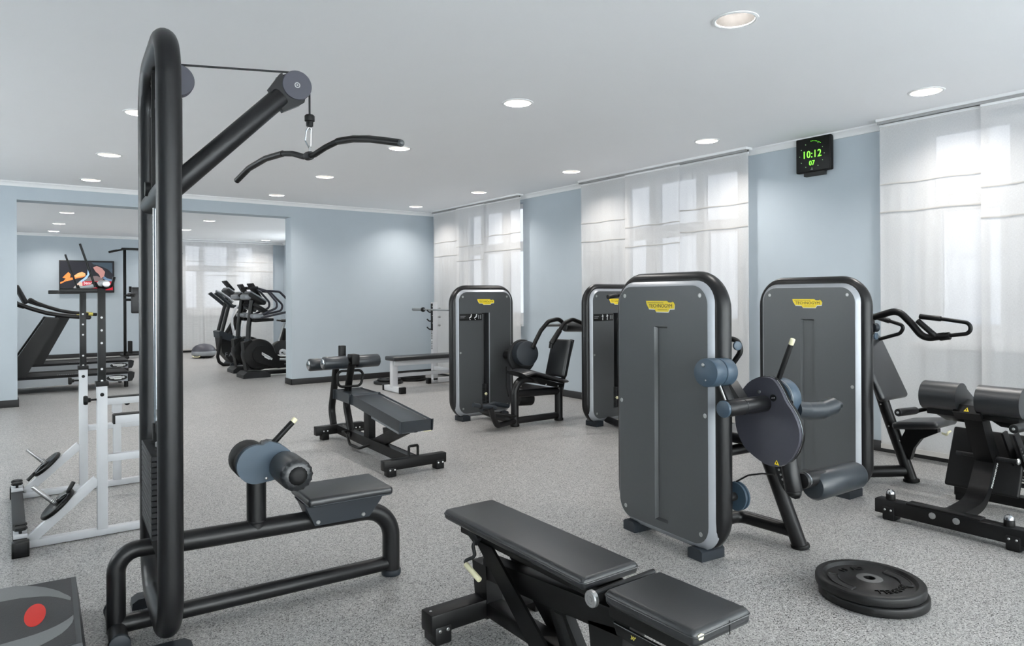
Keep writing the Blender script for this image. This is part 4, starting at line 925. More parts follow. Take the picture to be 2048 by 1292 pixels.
# ------------------------------------------------------------------ back extension bench (right)
def roman_chair():
    t = Thing('back_extension_bench', 'black back extension bench with two rounded hip pads beside the shoulder press', 'bench', (4.85, 1.77, 0))
    bar = t.part('base_bar', B().span((4.425, 1.28, .035), (4.51, 2.185, .122), .006), M_BLACK)
    for y in (2.10, 1.44):
        t.part('foot_plate', B().span((4.418, y-.036, 0), (4.515, y+.036, .085), .010), M_MATTE, parent=bar)
        b = B(); bolt(b, (4.418, y-.018, .065), (-1, 0, 0), .0065, .005); bolt(b, (4.418, y+.018, .065), (-1, 0, 0), .0065, .005); t.part('foot_bolt', b, M_STEEL, parent=bar)
    for y in (2.106, 1.472):
        k = t.part('bumper_post', B().cyl((4.47, y, .12), (4.47, y, .158), .027, 20, .002), M_MATTE)
        t.part('steel_dome', B().lathe([(.0255, .156), (.0255, .160), (.022, .172), (.013, .182), (0, .186)], (4.47, y, 0), (0, 0, 1), 20), M_CHROME, parent=k)
    b = B()
    for y in (1.847, 1.719): bolt(b, (4.425, y, .092), (-1, 0, 0), .0195, .007)
    t.part('base_bolt', b, M_STEEL, parent=bar)
    t.part('mount_plate', B().span((4.43, 1.60, .12), (4.51, 2.0, .132), .003), M_BLACK)
    def sweep(n, pts, w, h, m):
        b = B(); P = []
        for k in range(len(pts)):
            p = V(pts[k])
            a = V(pts[max(k-1, 0)]); c = V(pts[min(k+1, len(pts)-1)]); d = (c-a).normalized(); nn = V((-d.z, 0, d.x))
            P.append([b.bm.verts.new(p+nn*sy*h/2+V((0, sx*w/2, 0))) for sx, sy in ((-1, -1), (1, -1), (1, 1), (-1, 1))])
        for p, q in zip(P, P[1:]):
            for k in range(4): b.bm.faces.new((p[k], p[(k+1) % 4], q[(k+1) % 4], q[k]))
        b.bm.faces.new(P[0][::-1]); b.bm.faces.new(P[-1]); return t.part(n, b, m)
    def arc(pts, n=8):
        o = []
        for k in range(len(pts)-1):
            for i in range(n):
                u = i/n; p0, p1, p2, p3 = [V(pts[min(max(k+j, 0), len(pts)-1)]) for j in (-1, 0, 1, 2)]
                o.append(.5*((2*p1)+(-p0+p2)*u+(2*p0-5*p1+4*p2-p3)*u*u+(-p0+3*p1-3*p2+p3)*u**3))
        o.append(V(pts[-1])); return o
    bm_ = sweep('main_beam', arc([(4.50, 1.77, .095), (4.66, 1.77, .098), (4.80, 1.77, .115), (4.885, 1.77, .17), (4.95, 1.77, .26), (5.03, 1.77, .375)], 6), .11, .055, M_BLACK)
    lt = t.text('beam_lettering', 'TECHNOGYM', .028, frame_m((4.972, 1.7135, .268), (.57, 0, .82), (-.82, 0, .57), (0, -1, 0)), M_PRINTW, parent=bm_, ext=.0005, local=False)
    sweep('neck_beam', arc([(5.03, 1.77, .36), (4.96, 1.77, .45), (4.87, 1.77, .60), (4.84, 1.77, .67)], 4), .10, .10, M_BLACK)
    t.part('adjuster_bar', B().cyl((5.03, 1.95, .365), (5.0, 1.60, .375), .013, 12), M_STACK)
    b = B(); bolt(b, (5.0, 1.60, .375), (0, -1, 0), .02, .012); t.part('bar_knob', b, M_STEEL)
    hd = t.part('pad_bracket', B().prism([(4.70, .68), (4.735, .725), (4.86, .745), (4.98, .70), (5.0, .64), (4.74, .635)], lambda a, c, d: (a, d, c), 1.695, 1.845, .008), M_BLACK)
    tri = B().prism([(1.785, .690), (1.757, .690), (1.771, .712)], lambda a, c, d: (4.7045+(c-.685)*.77+d, a, c), -.004, 0); t.part('warning_triangle', tri, M_YELLOW, parent=hd)
    t.part('warning_mark', B().prism([(1.773, .694), (1.769, .694), (1.768, .705), (1.774, .705)], lambda a, c, d: (4.7045+(c-.685)*.77+d, a, c), -.0055, -.003), M_BLACK, parent=hd)
    for y0, y1 in ((1.82, 2.03), (1.49, 1.72)):
        prof = []
        for a in range(30, 285, 15): prof.append((4.77+.098*math.cos(R(a)), .762+.09*math.sin(R(a))))
        prof += [(4.93, .665), (5.0, .69), (5.0, .72)]
        t.part('hip_pad', B().prism(prof, lambda a, c, d: (a, d, c), y0, y1, .014, 3), M_VINYL)
        t.part('pad_carrier', B().span((4.74, y0+.02, .645), (5.0, y1-.02, .68), .006), M_BLACK)
        t.part('carrier_plate', B().box((4.93, (y0+y1)/2, .615), (.16, y1-y0-.06, .03), Matrix.Rotation(R(20), 3, 'Y'), .006), M_BLACK)
    for y, x0, x1 in ((2.075, 4.50, 4.80), (1.44, 4.44, 4.80)):
        k = t.part('side_handle', B().tube([(x0+.1, y, .660), (x1-.06, y, .648), (x1+.05, y-.03 if y > 1.8 else y+.03, .66)], .0135, .05, 12), M_BLACK)
        t.part('grip', B().cyl((x0, y, .664), (x0+.235, y, .654), .0245, 16, .006), M_RUBBER, parent=k)
    b = B(); bolt(b, (4.499, 2.075, .664), (-1, 0, 0), .008, .004); bolt(b, (4.439, 1.44, .664), (-1, 0, 0), .008, .004); t.part('handle_bolt', b, M_STEEL)
    fp = t.part('foot_platform', B().box((5.13, 1.82, .32), (.03, .42, .40), Matrix.Rotation(R(24), 3, 'Y'), .012, 3), M_MATTE)
    for i in range(9):
        c = V((5.14, 1.64, .20+i*.017)); t.part('tread_rib', B().bar(c+V((-.035+i*.0075, -.10, 0)), c+V((-.035+i*.0075, .10, 0)), .006, .008, .001), M_RUBBER, parent=fp)
    for y in (1.60, 1.66):
        t.part('roller_link', B().prism([(4.93, .545), (5.0, .555), (5.26, .27), (5.22, .235), (5.16, .265)], lambda a, c, d: (a, d, c), y-.006, y+.006, .002, 1), M_BLACK)
    b = B()
    for k in range(9): b.cyl((5.03+k*.02, 1.592, .45-k*.022), (5.03+k*.02, 1.596, .45-k*.022), .005, 8)
    t.part('link_notch', b, M_STEEL, kind='stuff')
    for z, x in ((.39, 5.22), (.30, 5.215), (.18, 5.215)):
        b = B(); b.cyl((x, 1.55, z), (x, 1.96, z), .011, 10); b.ball((x, 1.548, z), .017, .5, 1, 1); t.part('cross_rod', b, M_STACK)
        b = B(); bolt(b, (x, 1.54, z), (0, -1, 0), .014, .01); t.part('rod_nut', b, M_CHROME)
    for y in (1.42, 1.53): t.part('ankle_roller', B().cyl((5.24, y-.10, .55), (5.24, y, .55), .065, 22, .015), M_VINYL)
    t.part('rear_leg', B().prism([(5.05, .60), (5.18, .60), (5.36, .02), (5.26, .02)], lambda a, c, d: (a, d, c), 1.45, 1.51, .006), M_BLACK)
    t.part('rear_bar', B().span((5.24, 1.35, .03), (5.32, 2.05, .10), .006), M_BLACK)
    for y in (1.40, 2.0): t.part('rear_foot', B().span((5.235, y-.04, 0), (5.325, y+.04, .05), .006), M_MATTE)
    t.part('transport_wheel', B().cyl((5.30, 1.36, .055), (5.30, 1.41, .055), .055, 22, .012), M_RUBBER)
roman_chair()
# ------------------------------------------------------------------ weight plates
def disc_plate(name, label, c, axis, r, th, group=None, hole=.026, grips=False, txt=None, m=None, rim=.86):
    m = m or M_RUBBER
    a = V(axis).normalized(); c = V(c)
    q = V((0, 0, 1)).rotation_difference(a)
    t = Thing(name, label, 'weight plate', c, 0, group)
    t.o.matrix_basis = Matrix.Translation(c) @ q.to_matrix().to_4x4(); t.m = t.o.matrix_basis.copy(); t.inv = t.m.inverted()
    h = th/2; rb = r*.31
    prof = [(hole, -h*.9), (rb*.75, -h*.9), (rb, -h*.45), (r*rim-.012, -h*.35), (r*rim, -h), (r-.008, -h), (r-.002, -h+.004), (r, -h+.010), (r, h-.010), (r-.002, h-.004), (r-.008, h), (r*rim, h), (r*rim-.012, h*.35), (rb, h*.45), (rb*.75, h*.9), (hole, h*.9)]
    b = B(); bm = b.bm; n = 48; rings = []
    for rr, z in prof: rings.append([bm.verts.new((rr*math.cos(2*math.pi*k/n), rr*math.sin(2*math.pi*k/n), z)) for k in range(n)])
    for i in range(len(rings)):
        p, s_ = rings[i], rings[(i+1) % len(rings)]
        for k in range(n): bm.faces.new((p[k], p[(k+1) % n], s_[(k+1) % n], s_[k]))
    t.part('disc', b, m, local=True)
    t.part('hub_ring', B().lathe([(hole, h*.88), (hole, h*.97), (rb*.72, h*.97), (rb*.78, h*.88)], (0, 0, 0), (0, 0, 1), 32, ring=True) if grips else B().lathe([(hole*.98, -h*.9), (hole*1.2, -h*.92), (hole*1.2, h*.92), (hole*.98, h*.9)], (0, 0, 0), (0, 0, 1), 24, ring=True), mat('worn_hub_metal', (92, 92, 92), .5, metal=.4, noise=.2, nscale=80) if grips else m, local=True)
    if grips:
        for sgn in (0, math.pi):
            pts = []
            for k in range(9): a_ = sgn+R(-33+66*k/8); pts.append((r*.76*math.cos(a_), r*.76*math.sin(a_)))
            for k in range(9): a_ = sgn+R(33-66*k/8); pts.append((r*(.55+.03*math.cos(R(-33+66*k/8)*2))*math.cos(a_), r*.56*math.sin(a_)))
            t.part('grip_slot', B().prism(pts, lambda x, y, d: (x, y, d), h*.36, h*.52, .001, 1), M_DARKSLOT, local=True)
            t.part('grip_rim', B().tube([(x, y, h*.50) for x, y in pts], .0045, .012, 8, True), m, local=True)
    if txt:
        for s_, ang, flip, size in txt:
            for k, ch in enumerate(s_):
                a_ = R(ang)+(k-(len(s_)-1)/2)*(-.19 if not flip else .19); rr = r*.57
                o_ = V((rr*math.cos(a_), rr*math.sin(a_), h*.44)); yy = V((math.cos(a_), math.sin(a_), 0))*(1 if not flip else -1); xx = yy.cross(V((0, 0, 1)))
                if ch == ' ': continue
                t.text('raised_letter', ch, size, frame_m(o_, xx, yy, (0, 0, 1)), M_BLACK, ext=.004)
    return t
def plate_pair():
    G = 'pair of large rubber plates on the floor'
    disc_plate('weight_plate', 'lower of two big black rubber plates stacked on the floor in front', (3.245, 1.612, .0225), (0, 0, 1), .232, .044, G)
    t = disc_plate('weight_plate', 'upper of two big black rubber plates on the floor, raised lettering and grip slots', (3.235, 1.622, .0675), (0, 0, 1), .232, .044, G, grips=True, txt=[('15 KG', 98, False, .045), ('BARBELL', 285, False, .045)])
    t.o.matrix_basis = t.o.matrix_basis @ Matrix.Rotation(R(-31), 4, 'Z')
plate_pair()

# ------------------------------------------------------------------ step platform
def step():
    t = Thing('step_platform', 'black aerobic step with a red oval and grey crescents, bottom corner', 'step', (-.15, 3.30, 0))
    q = [(-.80, 3.735), (.255, 3.662), (.224, 2.945), (-.80, 2.86)]
    qb = [(-.82, 3.76), (.272, 3.682), (.246, 2.925), (-.82, 2.84)]
    b = B(); lo = [b.bm.verts.new((x, y, .03)) for x, y in qb]; hi = [b.bm.verts.new((x, y, .158)) for x, y in q]
    for k in range(4): b.bm.faces.new((lo[k], lo[(k+1) % 4], hi[(k+1) % 4], hi[k]))
    b.bm.faces.new(lo[::-1]); b.bm.faces.new(hi); b._bev(lo+hi, .010, 3)
    t.part('deck', b, mat('blue_grey_step_plastic', (44, 48, 52), .45, noise=.1))
    qi = [(-.79, 3.725), (.236, 3.652), (.206, 2.955), (-.79, 2.875)]
    k = t.part('tread_mat', B().prism(qi, lambda a, c, d: (a, c, d), .156, .1605, .002, 1), M_STEPTOP)
    c = V((.094, 3.306)); e1 = V((.0345, -.011)); e2 = V((.0105, .1135))
    pts = [tuple(c+e1*math.cos(R(a))+e2*math.sin(R(a))) for a in range(0, 360, 9)]
    t.part('red_inlay', B().prism(pts, lambda a, c_, d: (a, c_, d), .158, .1618, .0006, 1), M_RED, parent=k)
    a1 = [(-.30, 3.66), (-.016, 3.692), (.035, 3.688), (.072, 3.665), (.107, 3.633), (.14, 3.592), (.166, 3.549), (.185, 3.512), (.198, 3.474), (.212, 3.44), (.220, 3.410), (.2165, 3.379), (.20, 3.408), (.175, 3.447), (.15, 3.476), (.12, 3.497), (.051, 3.528), (-.017, 3.536), (-.12, 3.53), (-.30, 3.50)]
    t.part('grey_inlay', B().prism(a1, lambda a, c_, d: (a, c_, d), .158, .1615, .0005, 1), M_STEPGREY, parent=k)
    a2 = [(.215, 3.215), (.2135, 3.18), (.207, 3.143), (.19, 3.10), (.168, 3.064), (.135, 3.03), (.1, 3.002), (.05, 2.975), (-.02, 2.97), (-.30, 2.985), (-.30, 3.12), (-.016, 3.096), (.057, 3.106), (.09, 3.114), (.123, 3.127), (.15, 3.142), (.173, 3.161), (.195, 3.185)]
    t.part('grey_inlay', B().prism(a2, lambda a, c_, d: (a, c_, d), .158, .1615, .0005, 1), M_STEPGREY, parent=k)
    for x, y in ((.20, 3.60), (.17, 3.0), (-.74, 3.66), (-.74, 2.94)): t.part('rubber_foot', B().cyl((x, y, 0), (x, y, .035), .04, 18, .006), M_RUBBER)
step()

# ------------------------------------------------------------------ squat rack with its barbell and plates
def rack():
    t = Thing('squat_rack', 'white steel squat rack with black telescopic uprights at the left', 'rack', (.45, 5.36, 0))
    fbar = t.part('front_crossbar', B().span((.035, 4.60, .005), (.10, 6.03, .075), .004), M_STACK)
    for y in (4.63, 6.0):
        s = t.part('crossbar_sleeve', B().span((.028, y-.03, .0), (.108, y+.035, .082), .005), M_BLACK, parent=fbar)
    for y, hw in ((4.72, .0), (4.80, .0), (5.88, 0), (5.96, 0)):
        k = t.part('clamp_plate', B().span((.036, y-.018, .075), (.102, y+.018, .10), .003), M_WHITE, parent=fbar)
        t.part('star_knob', B().lathe([(.008, .10), (.008, .118), (.032, .120), (.034, .127), (.03, .136), (0, .137)], (.069, y, 0), (0, 0, 1), 8), M_MATTE, parent=fbar)
    for y, nm in ((4.76, 'near'), (5.96, 'far')):
        f = t.part('side_frame', B().span((.09, y-.022, .003), (.90, y+.022, .045), .003).span((.44, y-.026, .04), (.494, y+.026, .885), .003).span((.83, y-.026, .04), (.88, y+.026, .66), .003).span((.494, y-.02, .432), (.84, y+.02, .475), .003), M_WHITE)
        t.part('brace', B().bar((.115, y, .045), (.442, y, .335), .040, .052, .003, (0, 1, 0)), M_WHITE, parent=f)
        t.part('collar', B().span((.434, y-.032, .883), (.500, y+.032, .912), .003), M_MATTE, parent=f)
        u = t.part('telescopic_upright', B().span((.447, y-.021, .86), (.487, y+.021, 1.462), .003), M_BLACK)
        b = B()
        for z in (.915, .985, 1.138, 1.213, 1.289): b.cyl((.466, y-.0225, z), (.466, y-.0205, z), .0065, 12)
        t.part('hole', b, M_PRINTW, parent=u, kind='stuff')
        b = B(); bolt(b, (.466, y-.026, .834), (0, -1, 0), .011, .007); t.part('bolt', b, M_MATTE, parent=f)
        k = t.part('lock_knob', B().lathe([(.006, 0), (.006, .028), (.012, .03), (.014, .042), (.026, .046), (.028, .058), (.024, .066), (0, .066)], (.44, y, .805), (-1, 0, 0), 10), M_MATTE)
        t.part('catch_arm', B().span((.256, y-.016, 1.436), (.452, y+.016, 1.462), .004), M_BLACK, parent=u)
        t.part('catch_rod', B().cyl((.437, y, 1.468), (.36, y, 1.722), .0065, 10), M_BLACK, parent=u)
        t.part('bar_cup', B().tube([(.435, y, 1.50), (.447, y, 1.470), (.485, y, 1.462), (.522, y, 1.475), (.535, y, 1.53)], .008, .02, 8), M_BLACK, parent=u)
        d = V((-.094, 0, .094)).normalized()
        base = V((.262, y, .195))+V((-.02, 0, .022)); pg = t.part('storage_peg', B().cyl(base, base+V((-.115, 0, .125)), .0128, 16, .003), M_STEEL)
    for y in (4.90, 5.80):
        p = t.part('spotter_arm', B().span((.548, y-.03, .633), (.88, y+.03, .683), .003), M_WHITE)
        t.part('rubber_strip', B().span((.545, y-.032, .682), (.88, y+.032, .690), .002), M_MATTE, parent=p)
        t.part('end_cap', B().span((.538, y-.031, .631), (.549, y+.031, .686), .002), M_MATTE, parent=p)
        b = B(); b.ball((.73, y, .63), .018, 1, 1, .8); t.part('arm_knob', b, M_MATTE, parent=p)
    for y in (5.96,):
        t.part('rear_upright', B().span((.655, y-.025, .045), (.708, y+.025, .635), .003), M_WHITE)
        t.part('upright_sleeve', B().span((.65, y-.031, .55), (.713, y+.031, .62), .003), M_WHITE)
    t.part('rear_crossbar', B().span((.83, 4.76, .10), (.88, 5.96, .15), .003), M_WHITE)
    # plates on the pegs and their clips
    for y, who, cl in ((4.76, 'near', 1), (5.96, 'far', -1)):
        d = V((-.115, 0, .125)).normalized(); c = V((.255, y, .21))+d*.016
        disc_plate('weight_plate', 'small black plate on the %s storage peg of the white squat rack' % who, c, d, .105, .026, 'plates on the squat rack pegs', hole=.0145, m=M_BLACK)
        s = Thing('spring_clip', 'spring clip with black grips holding the %s plate on the squat rack' % who, 'collar', c, 0, 'spring clips on the squat rack pegs')
        c2 = c+d*.018; x = V((0, 1, 0)); y2 = d.cross(x)
        pts = [c2+d*(.004*k/4)+(x*math.cos(R(40*k))+y2*math.sin(R(40*k)))*.017 for k in range(0, 30)]
        s.part('coil', B().tube(pts, .0028, 0, 6), M_STEEL)
        g = (V((.322, y-.03, .345)), V((.29, y-.03, .285))) if cl > 0 else (V((.128, y-.03, .128)), V((.175, y-.02, .175)))
        s.part('grip', B().cyl(g[0], g[1], .012, 10, .004), M_RUBBER)
        s.part('grip', B().cyl(g[1]+V((.0, .01, -.01)), g[1]+V((-.05 if cl > 0 else .045, .01, -.045 if cl > 0 else .05)), .011, 10, .004), M_RUBBER)
        s.part('clip_wire', B().tube([g[1], (g[1]+c2)/2+V((0, -.01, .01)), c2+x*-.017], .003, .01, 6), M_STEEL)
    bb = Thing('barbell', 'grey barbell with a steel sleeve resting across the catches of the squat rack', 'barbell', (.487, 5.4, 1.495))
    bb.part('shaft', B().cyl((.487, 4.92, 1.486), (.487, 6.60, 1.486), .0125, 14), M_ALU)
    bb.part('sleeve', B().cyl((.487, 4.70, 1.488), (.487, 4.93, 1.487), .021, 20, .004), M_STEEL)
    bb.part('collar', B().cyl((.487, 4.90, 1.487), (.487, 4.94, 1.487), .027, 20, .004), M_STEEL)
    bb.part('sleeve', B().cyl((.487, 6.52, 1.486), (.487, 6.75, 1.486), .021, 20, .004), M_STEEL)
rack()

# ------------------------------------------------------------------ white bench press with barbell
def bench_press():
    t = Thing('bench_press', 'white flat bench press with black pad near the corner curtain', 'bench', (5.1, 9.33, 0))
    t.part('pad', B().span((4.575, 9.19, .462), (5.72, 9.47, .525), .02, 4), M_VINYL)
    t.part('pad_frame', B().span((4.64, 9.24, .39), (5.70, 9.42, .462), .004), M_WHITE)
    t.part('front_leg', B().span((4.612, 9.285, .07), (4.70, 9.375, .46), .004), M_WHITE)
    f = t.part('front_foot_bar', B().span((4.615, 9.06, .008), (4.70, 9.60, .085), .004), M_WHITE)
    for a, c in ((9.03, 9.09), (9.57, 9.63)): t.part('end_cap', B().span((4.61, a, 0), (4.705, c, .092), .006), M_MATTE, parent=f)
    t.part('lower_rail', B().span((4.70, 9.30, .215), (5.66, 9.36, .265), .003), M_WHITE)
    t.part('cross_member', B().span((5.62, 8.80, .215), (5.69, 9.87, .275), .003), M_WHITE)
    for y in (8.80, 9.87):
        u = t.part('upright', B().span((5.61, y-.035, .05), (5.70, y+.035, 1.315), .004), M_WHITE)
        f = t.part('foot_bar', B().span((5.56, y-.035, .008), (6.08, y+.035, .085), .004), M_WHITE)
        t.part('end_cap', B().span((5.515, y-.04, 0), (5.575, y+.04, .092), .006), M_MATTE, parent=f)
        t.part('hook_strip', B().span((5.585, y-.038, .86), (5.611, y-.008, 1.295), .003), M_STACK, parent=u)
        b = B()
        for z in (1.25, 1.10, .98): b.cyl((5.598, y-.040, z), (5.598, y-.037, z), .006, 10)
        t.part('strip_hole', b, M_PRINTW, parent=u, kind='stuff')
        for z in (.89, 1.02, 1.165): t.part('bar_hook', B().tube([(5.60, y-.02, z-.01), (5.55, y-.02, z-.008), (5.51, y-.02, z+.025)], .011, .02, 8), M_STACK, parent=u)
        for z in (.94, 1.075, 1.21): t.part('peg_knob', B().lathe([(.008, 0), (.008, .04), (.02, .045), (.022, .06), (.012, .07), (0, .07)], (5.70, y, z), (1, 0, 0), 14), M_STEEL, parent=u)
        b = B(); random.seed(3)     # worn vertical print, too faint to read
        for k in range(11):
            if k != 5: b.span((5.6085, y-.018+.004*random.random(), .555+k*.027), (5.6101, y+.012+.006*random.random(), .555+k*.027+.017))
        t.part('worn_print', b, M_FOOT, parent=u, kind='stuff')
    b = Thing('barbell', 'steel barbell racked on the white bench press hooks', 'barbell', (5.575, 9.33, 1.195))
    b.part('shaft', B().cyl((5.575, 8.45, 1.195), (5.575, 10.15, 1.195), .0145, 14), M_STEEL)
    for a, c in ((8.10, 8.46), (10.10, 10.44)):
        k = b.part('sleeve', B().cyl((5.575, a, 1.195), (5.575, c, 1.195), .0255, 20, .004), M_STEEL)
        ye = c if a < 9 else a
        b.part('collar', B().cyl((5.575, ye-.02, 1.195), (5.575, ye+.012, 1.195), .038, 20, .004), M_STACK, parent=k)
    G = 'plates stored on the floor by the bench press'
    for i, (x, y, r, z, th, w) in enumerate([(5.04, 10.30, .235, .022, .042, 'bottom plate of the black floor stack left of the white bench'), (5.06, 10.31, .19, .062, .036, 'second plate of the black floor stack left of the white bench'),
            (5.56, 10.46, .24, .020, .040, 'bottom plate of the black floor stack behind the white bench leg'), (5.55, 10.46, .235, .060, .040, 'middle plate of the black floor stack behind the white bench leg'), (5.53, 10.46, .235, .10, .036, 'top plate of the black floor stack behind the white bench leg')]):
        disc_plate('weight_plate', w, (x, y, z), (0, 0, 1), r, th, G)
bench_press()

# ------------------------------------------------------------------ second room: treadmills
def treadmill(x, y, label):
    """tail end at x (right), near side at y"""
    t = Thing('treadmill', label, 'treadmill', (x, y, 0), 0, 'treadmills in the second room'); W = .86
    P = lambda n, b, m, **k: t.part(n, b, m, local=True, **k)
    for s in (0, 1):
        y0 = 0 if s == 0 else W-.10
        P('side_panel', B().prism([(-2.1, .095), (-.04, .10), (.0, .14), (-.02, .215), (-2.1, .205)], lambda a, c, d: (a, d, c), y0, y0+.10, .01, 2), M_ALU)
        P('side_rail', B().prism([(-2.1, .205), (-.02, .212), (-.005, .235), (-.12, .25), (-2.1, .245)], lambda a, c, d: (a, d, c), y0, y0+.14, .006, 2), M_BELT)
        e = P('tail_cap', B().prism([(-.085, .092), (-.025, .098), (.002, .15), (.012, .228), (-.03, .245), (-.085, .245)], lambda a, c, d: (a, d, c), y0-.006, y0+.106, .008, 2), M_STACK)
    P('belt', B().prism([(-2.0, .20), (-.06, .20), (-.02, .215), (-.06, .243), (-2.0, .243)], lambda a, c, d: (a, d, c), .14, W-.14, .006, 2), M_BELT)
    o = P('logo_oval', B().prism([(-.235+.145*math.cos(R(a))*(1 if abs(math.cos(R(a))) < .8 else 1), .158+.047*math.sin(R(a))) for a in range(0, 360, 12)], lambda a, c, d: (a, d, c), -.004, .001, .001, 1), M_BLACK)
    P('logo_badge', B().prism([(-.345+a*.215, .135+c*.05) for a, c in BADGE], lambda a, c, d: (a, d, c), -.0055, -.003), M_PRINTW, parent=o)
    t.text('lettering', 'TECHNOGYM', .026, frame_m((-.236, -.0058, .161), (1, 0, 0), (0, 0, 1), (0, -1, 0)), M_BLACK, parent=o, ext=.0004, sx=1.15)
    b = B()
    for k in range(11): b.span((-1.02+k*.028, .05, .2405), (-1.005+k*.028, .09, .2512))
    P('rail_mark', b, M_PRINTG, kind='stuff')
    for s in (.03, W-.17):
        P('mast', B().prism([(-1.64, .24), (-1.41, .24), (-.985, 1.10), (-1.155, 1.125), (-1.66, .29)], lambda a, c, d: (a, d, c), s, s+.14, .02, 3), M_BLACK)
    P('motor_hood', B().prism([(-2.15, .10), (-1.55, .20), (-1.60, .30), (-1.80, .36), (-2.12, .32)], lambda a, c, d: (a, d, c), .02, W-.02, .03, 3), M_STACK)
    for s in (.02, W-.06):
        h = P('handrail', B().tube([(-1.60, s, 1.40), (-1.505, s, 1.335), (-1.345, s, 1.262), (-1.155, s, 1.192), (-.94, s, 1.145), (-.70, s, 1.118), (-.61, s, 1.112)], .031, .2, 14), M_FRAME)
        P('rail_end', B().ball((-.605, s, 1.112), .031), M_MATTE, parent=h)
        P('rail_label', B().cyl((-.72, s, 1.1195), (-.65, s, 1.115), .0315, 14), M_PRINTY, parent=h)
    P('console', B().box((-1.72, W/2, 1.48), (.08, .80, .36), Matrix.Rotation(R(-25), 3, 'Y'), .03, 3), M_STACK)
    P('console_arm', B().box((-1.55, W/2, 1.33), (.30, .74, .05), Matrix.Rotation(R(22), 3, 'Y'), .02, 3), M_STACK)
    for a in (-.1, -2.0):
        for s in (.06, W-.06): P('foot', B().cyl((a, s, 0), (a, s, .10), .03, 14, .004), M_RUBBER)
treadmill(1.664, 12.46, 'nearer of two treadmills beyond the opening, grey sides and black mast')
treadmill(1.966, 14.78, 'farther of two treadmills beyond the opening, behind the nearer one')

# ------------------------------------------------------------------ television
def television():
    t = Thing('television', 'flat television on the far blue wall showing a red caption', 'television', (1.6, YFAR, 1.93))
    x0, x1, z0, z1 = 1.05, 2.18, 1.545, 2.315; Y = YFAR-.07
    t.part('casing', B().span((x0, Y, z0), (x1, Y+.045, z1), .008), M_MASK)
    t.part('mount', B().span((1.4, Y+.04, 1.75), (1.85, YFAR, 2.1), .004), M_MATTE)
    sx0, sx1, sz0, sz1 = x0+.022, x1-.022, z0+.035, z1-.022; w, h = sx1-sx0, sz1-sz0
    def em(n, c, s): return mat('screen_'+n, c, .4, emis=s*.42, spec=.2, noise=.05)
    scr = t.part('screen', B().span((sx0, Y-.002, sz0), (sx1, Y+.001, sz1)), em('dark', (38, 38, 44), .7))
    P = lambda n, poly, m, lay: t.part(n, B().prism([(sx0+a*w, sz0+c*h) for a, c in poly], lambda a, c, d: (a, d, c), Y-.0025-lay*.0006, Y-.002), m, parent=scr)
    org = em('orange', (232, 128, 66), .8); org2 = em('pale_orange', (240, 165, 110), .8)
    P('picture_shape', [(.0, .30), (.06, .34), (.10, .42), (.14, .44), (.22, .46), (.30, .50), (.38, .55), (.44, .57), (.46, .50), (.40, .46), (.30, .43), (.20, .37), (.10, .33), (.0, .24)], org, 1)
    P('picture_shape', [(.04, .45), (.10, .56), (.15, .64), (.19, .56), (.18, .46), (.10, .42)], org, 2)
    P('picture_shape', [(.24, .50), (.32, .60), (.40, .65), (.46, .60), (.47, .53), (.40, .50), (.30, .47)], org2, 3)
    blu = em('pale_blue', (150, 182, 205), .8)
    P('picture_shape', [(.30, .22), (.36, .34), (.44, .44), (.50, .56), (.51, .78), (.54, .84), (.55, .60), (.50, .44), (.42, .32), (.36, .22)], blu, 4)
    P('picture_shape', [(.24, .12), (.30, .24), (.37, .33), (.42, .26), (.41, .05), (.28, .03)], em('beige', (196, 172, 158), .7), 5)
    P('picture_shape', [(.46, .40), (.56, .50), (.68, .52), (.80, .44), (.80, .34), (.46, .34)], em('brown_grey', (112, 98, 98), .7), 1)
    P('picture_shape', [(.61, .80), (.68, .86), (.78, .78), (.84, .66), (.82, .50), (.76, .44), (.72, .58), (.66, .66)], em('pink', (176, 128, 122), .7), 2)
    P('picture_shape', [(.58, .97), (.98, .97), (.98, .60), (.90, .74), (.80, .82), (.70, .88), (.62, .90)], em('teal_dark', (62, 74, 84), .7), 1)
    P('picture_shape', [(.82, .52), (.88, .44), (.98, .40), (.98, .34), (.86, .36), (.80, .44)], em('jeans_blue', (98, 122, 148), .7), 3)
    P('picture_band', [(.41, .10), (.41, .34), (.99, .34), (.99, .04), (.72, .04), (.72, .10)], em('red', (168, 20, 40), .8), 6)
    P('picture_shape', [(.49, .02), (.52, .075), (.70, .09), (.70, .02)], em('olive', (140, 138, 50), .7), 6)
    wh = em('white', (240, 238, 238), .9)
    mt = lambda x, z: frame_m((sx0+x*w, Y-.0068, sz0+z*h), (1, 0, 0), (0, 0, 1), (0, -1, 0))
    t.text('caption_line', 'Захоче', .085, mt(.42, .27), wh, parent=scr, ext=.0002, local=False, align='LEFT')
    t.text('caption_line', 'ни', .085, mt(.42, .155), wh, parent=scr, ext=.0002, local=False, align='LEFT')
    t.text('caption_line', 'ся', .085, mt(.88, .155), wh, parent=scr, ext=.0002, local=False, align='LEFT')
television()

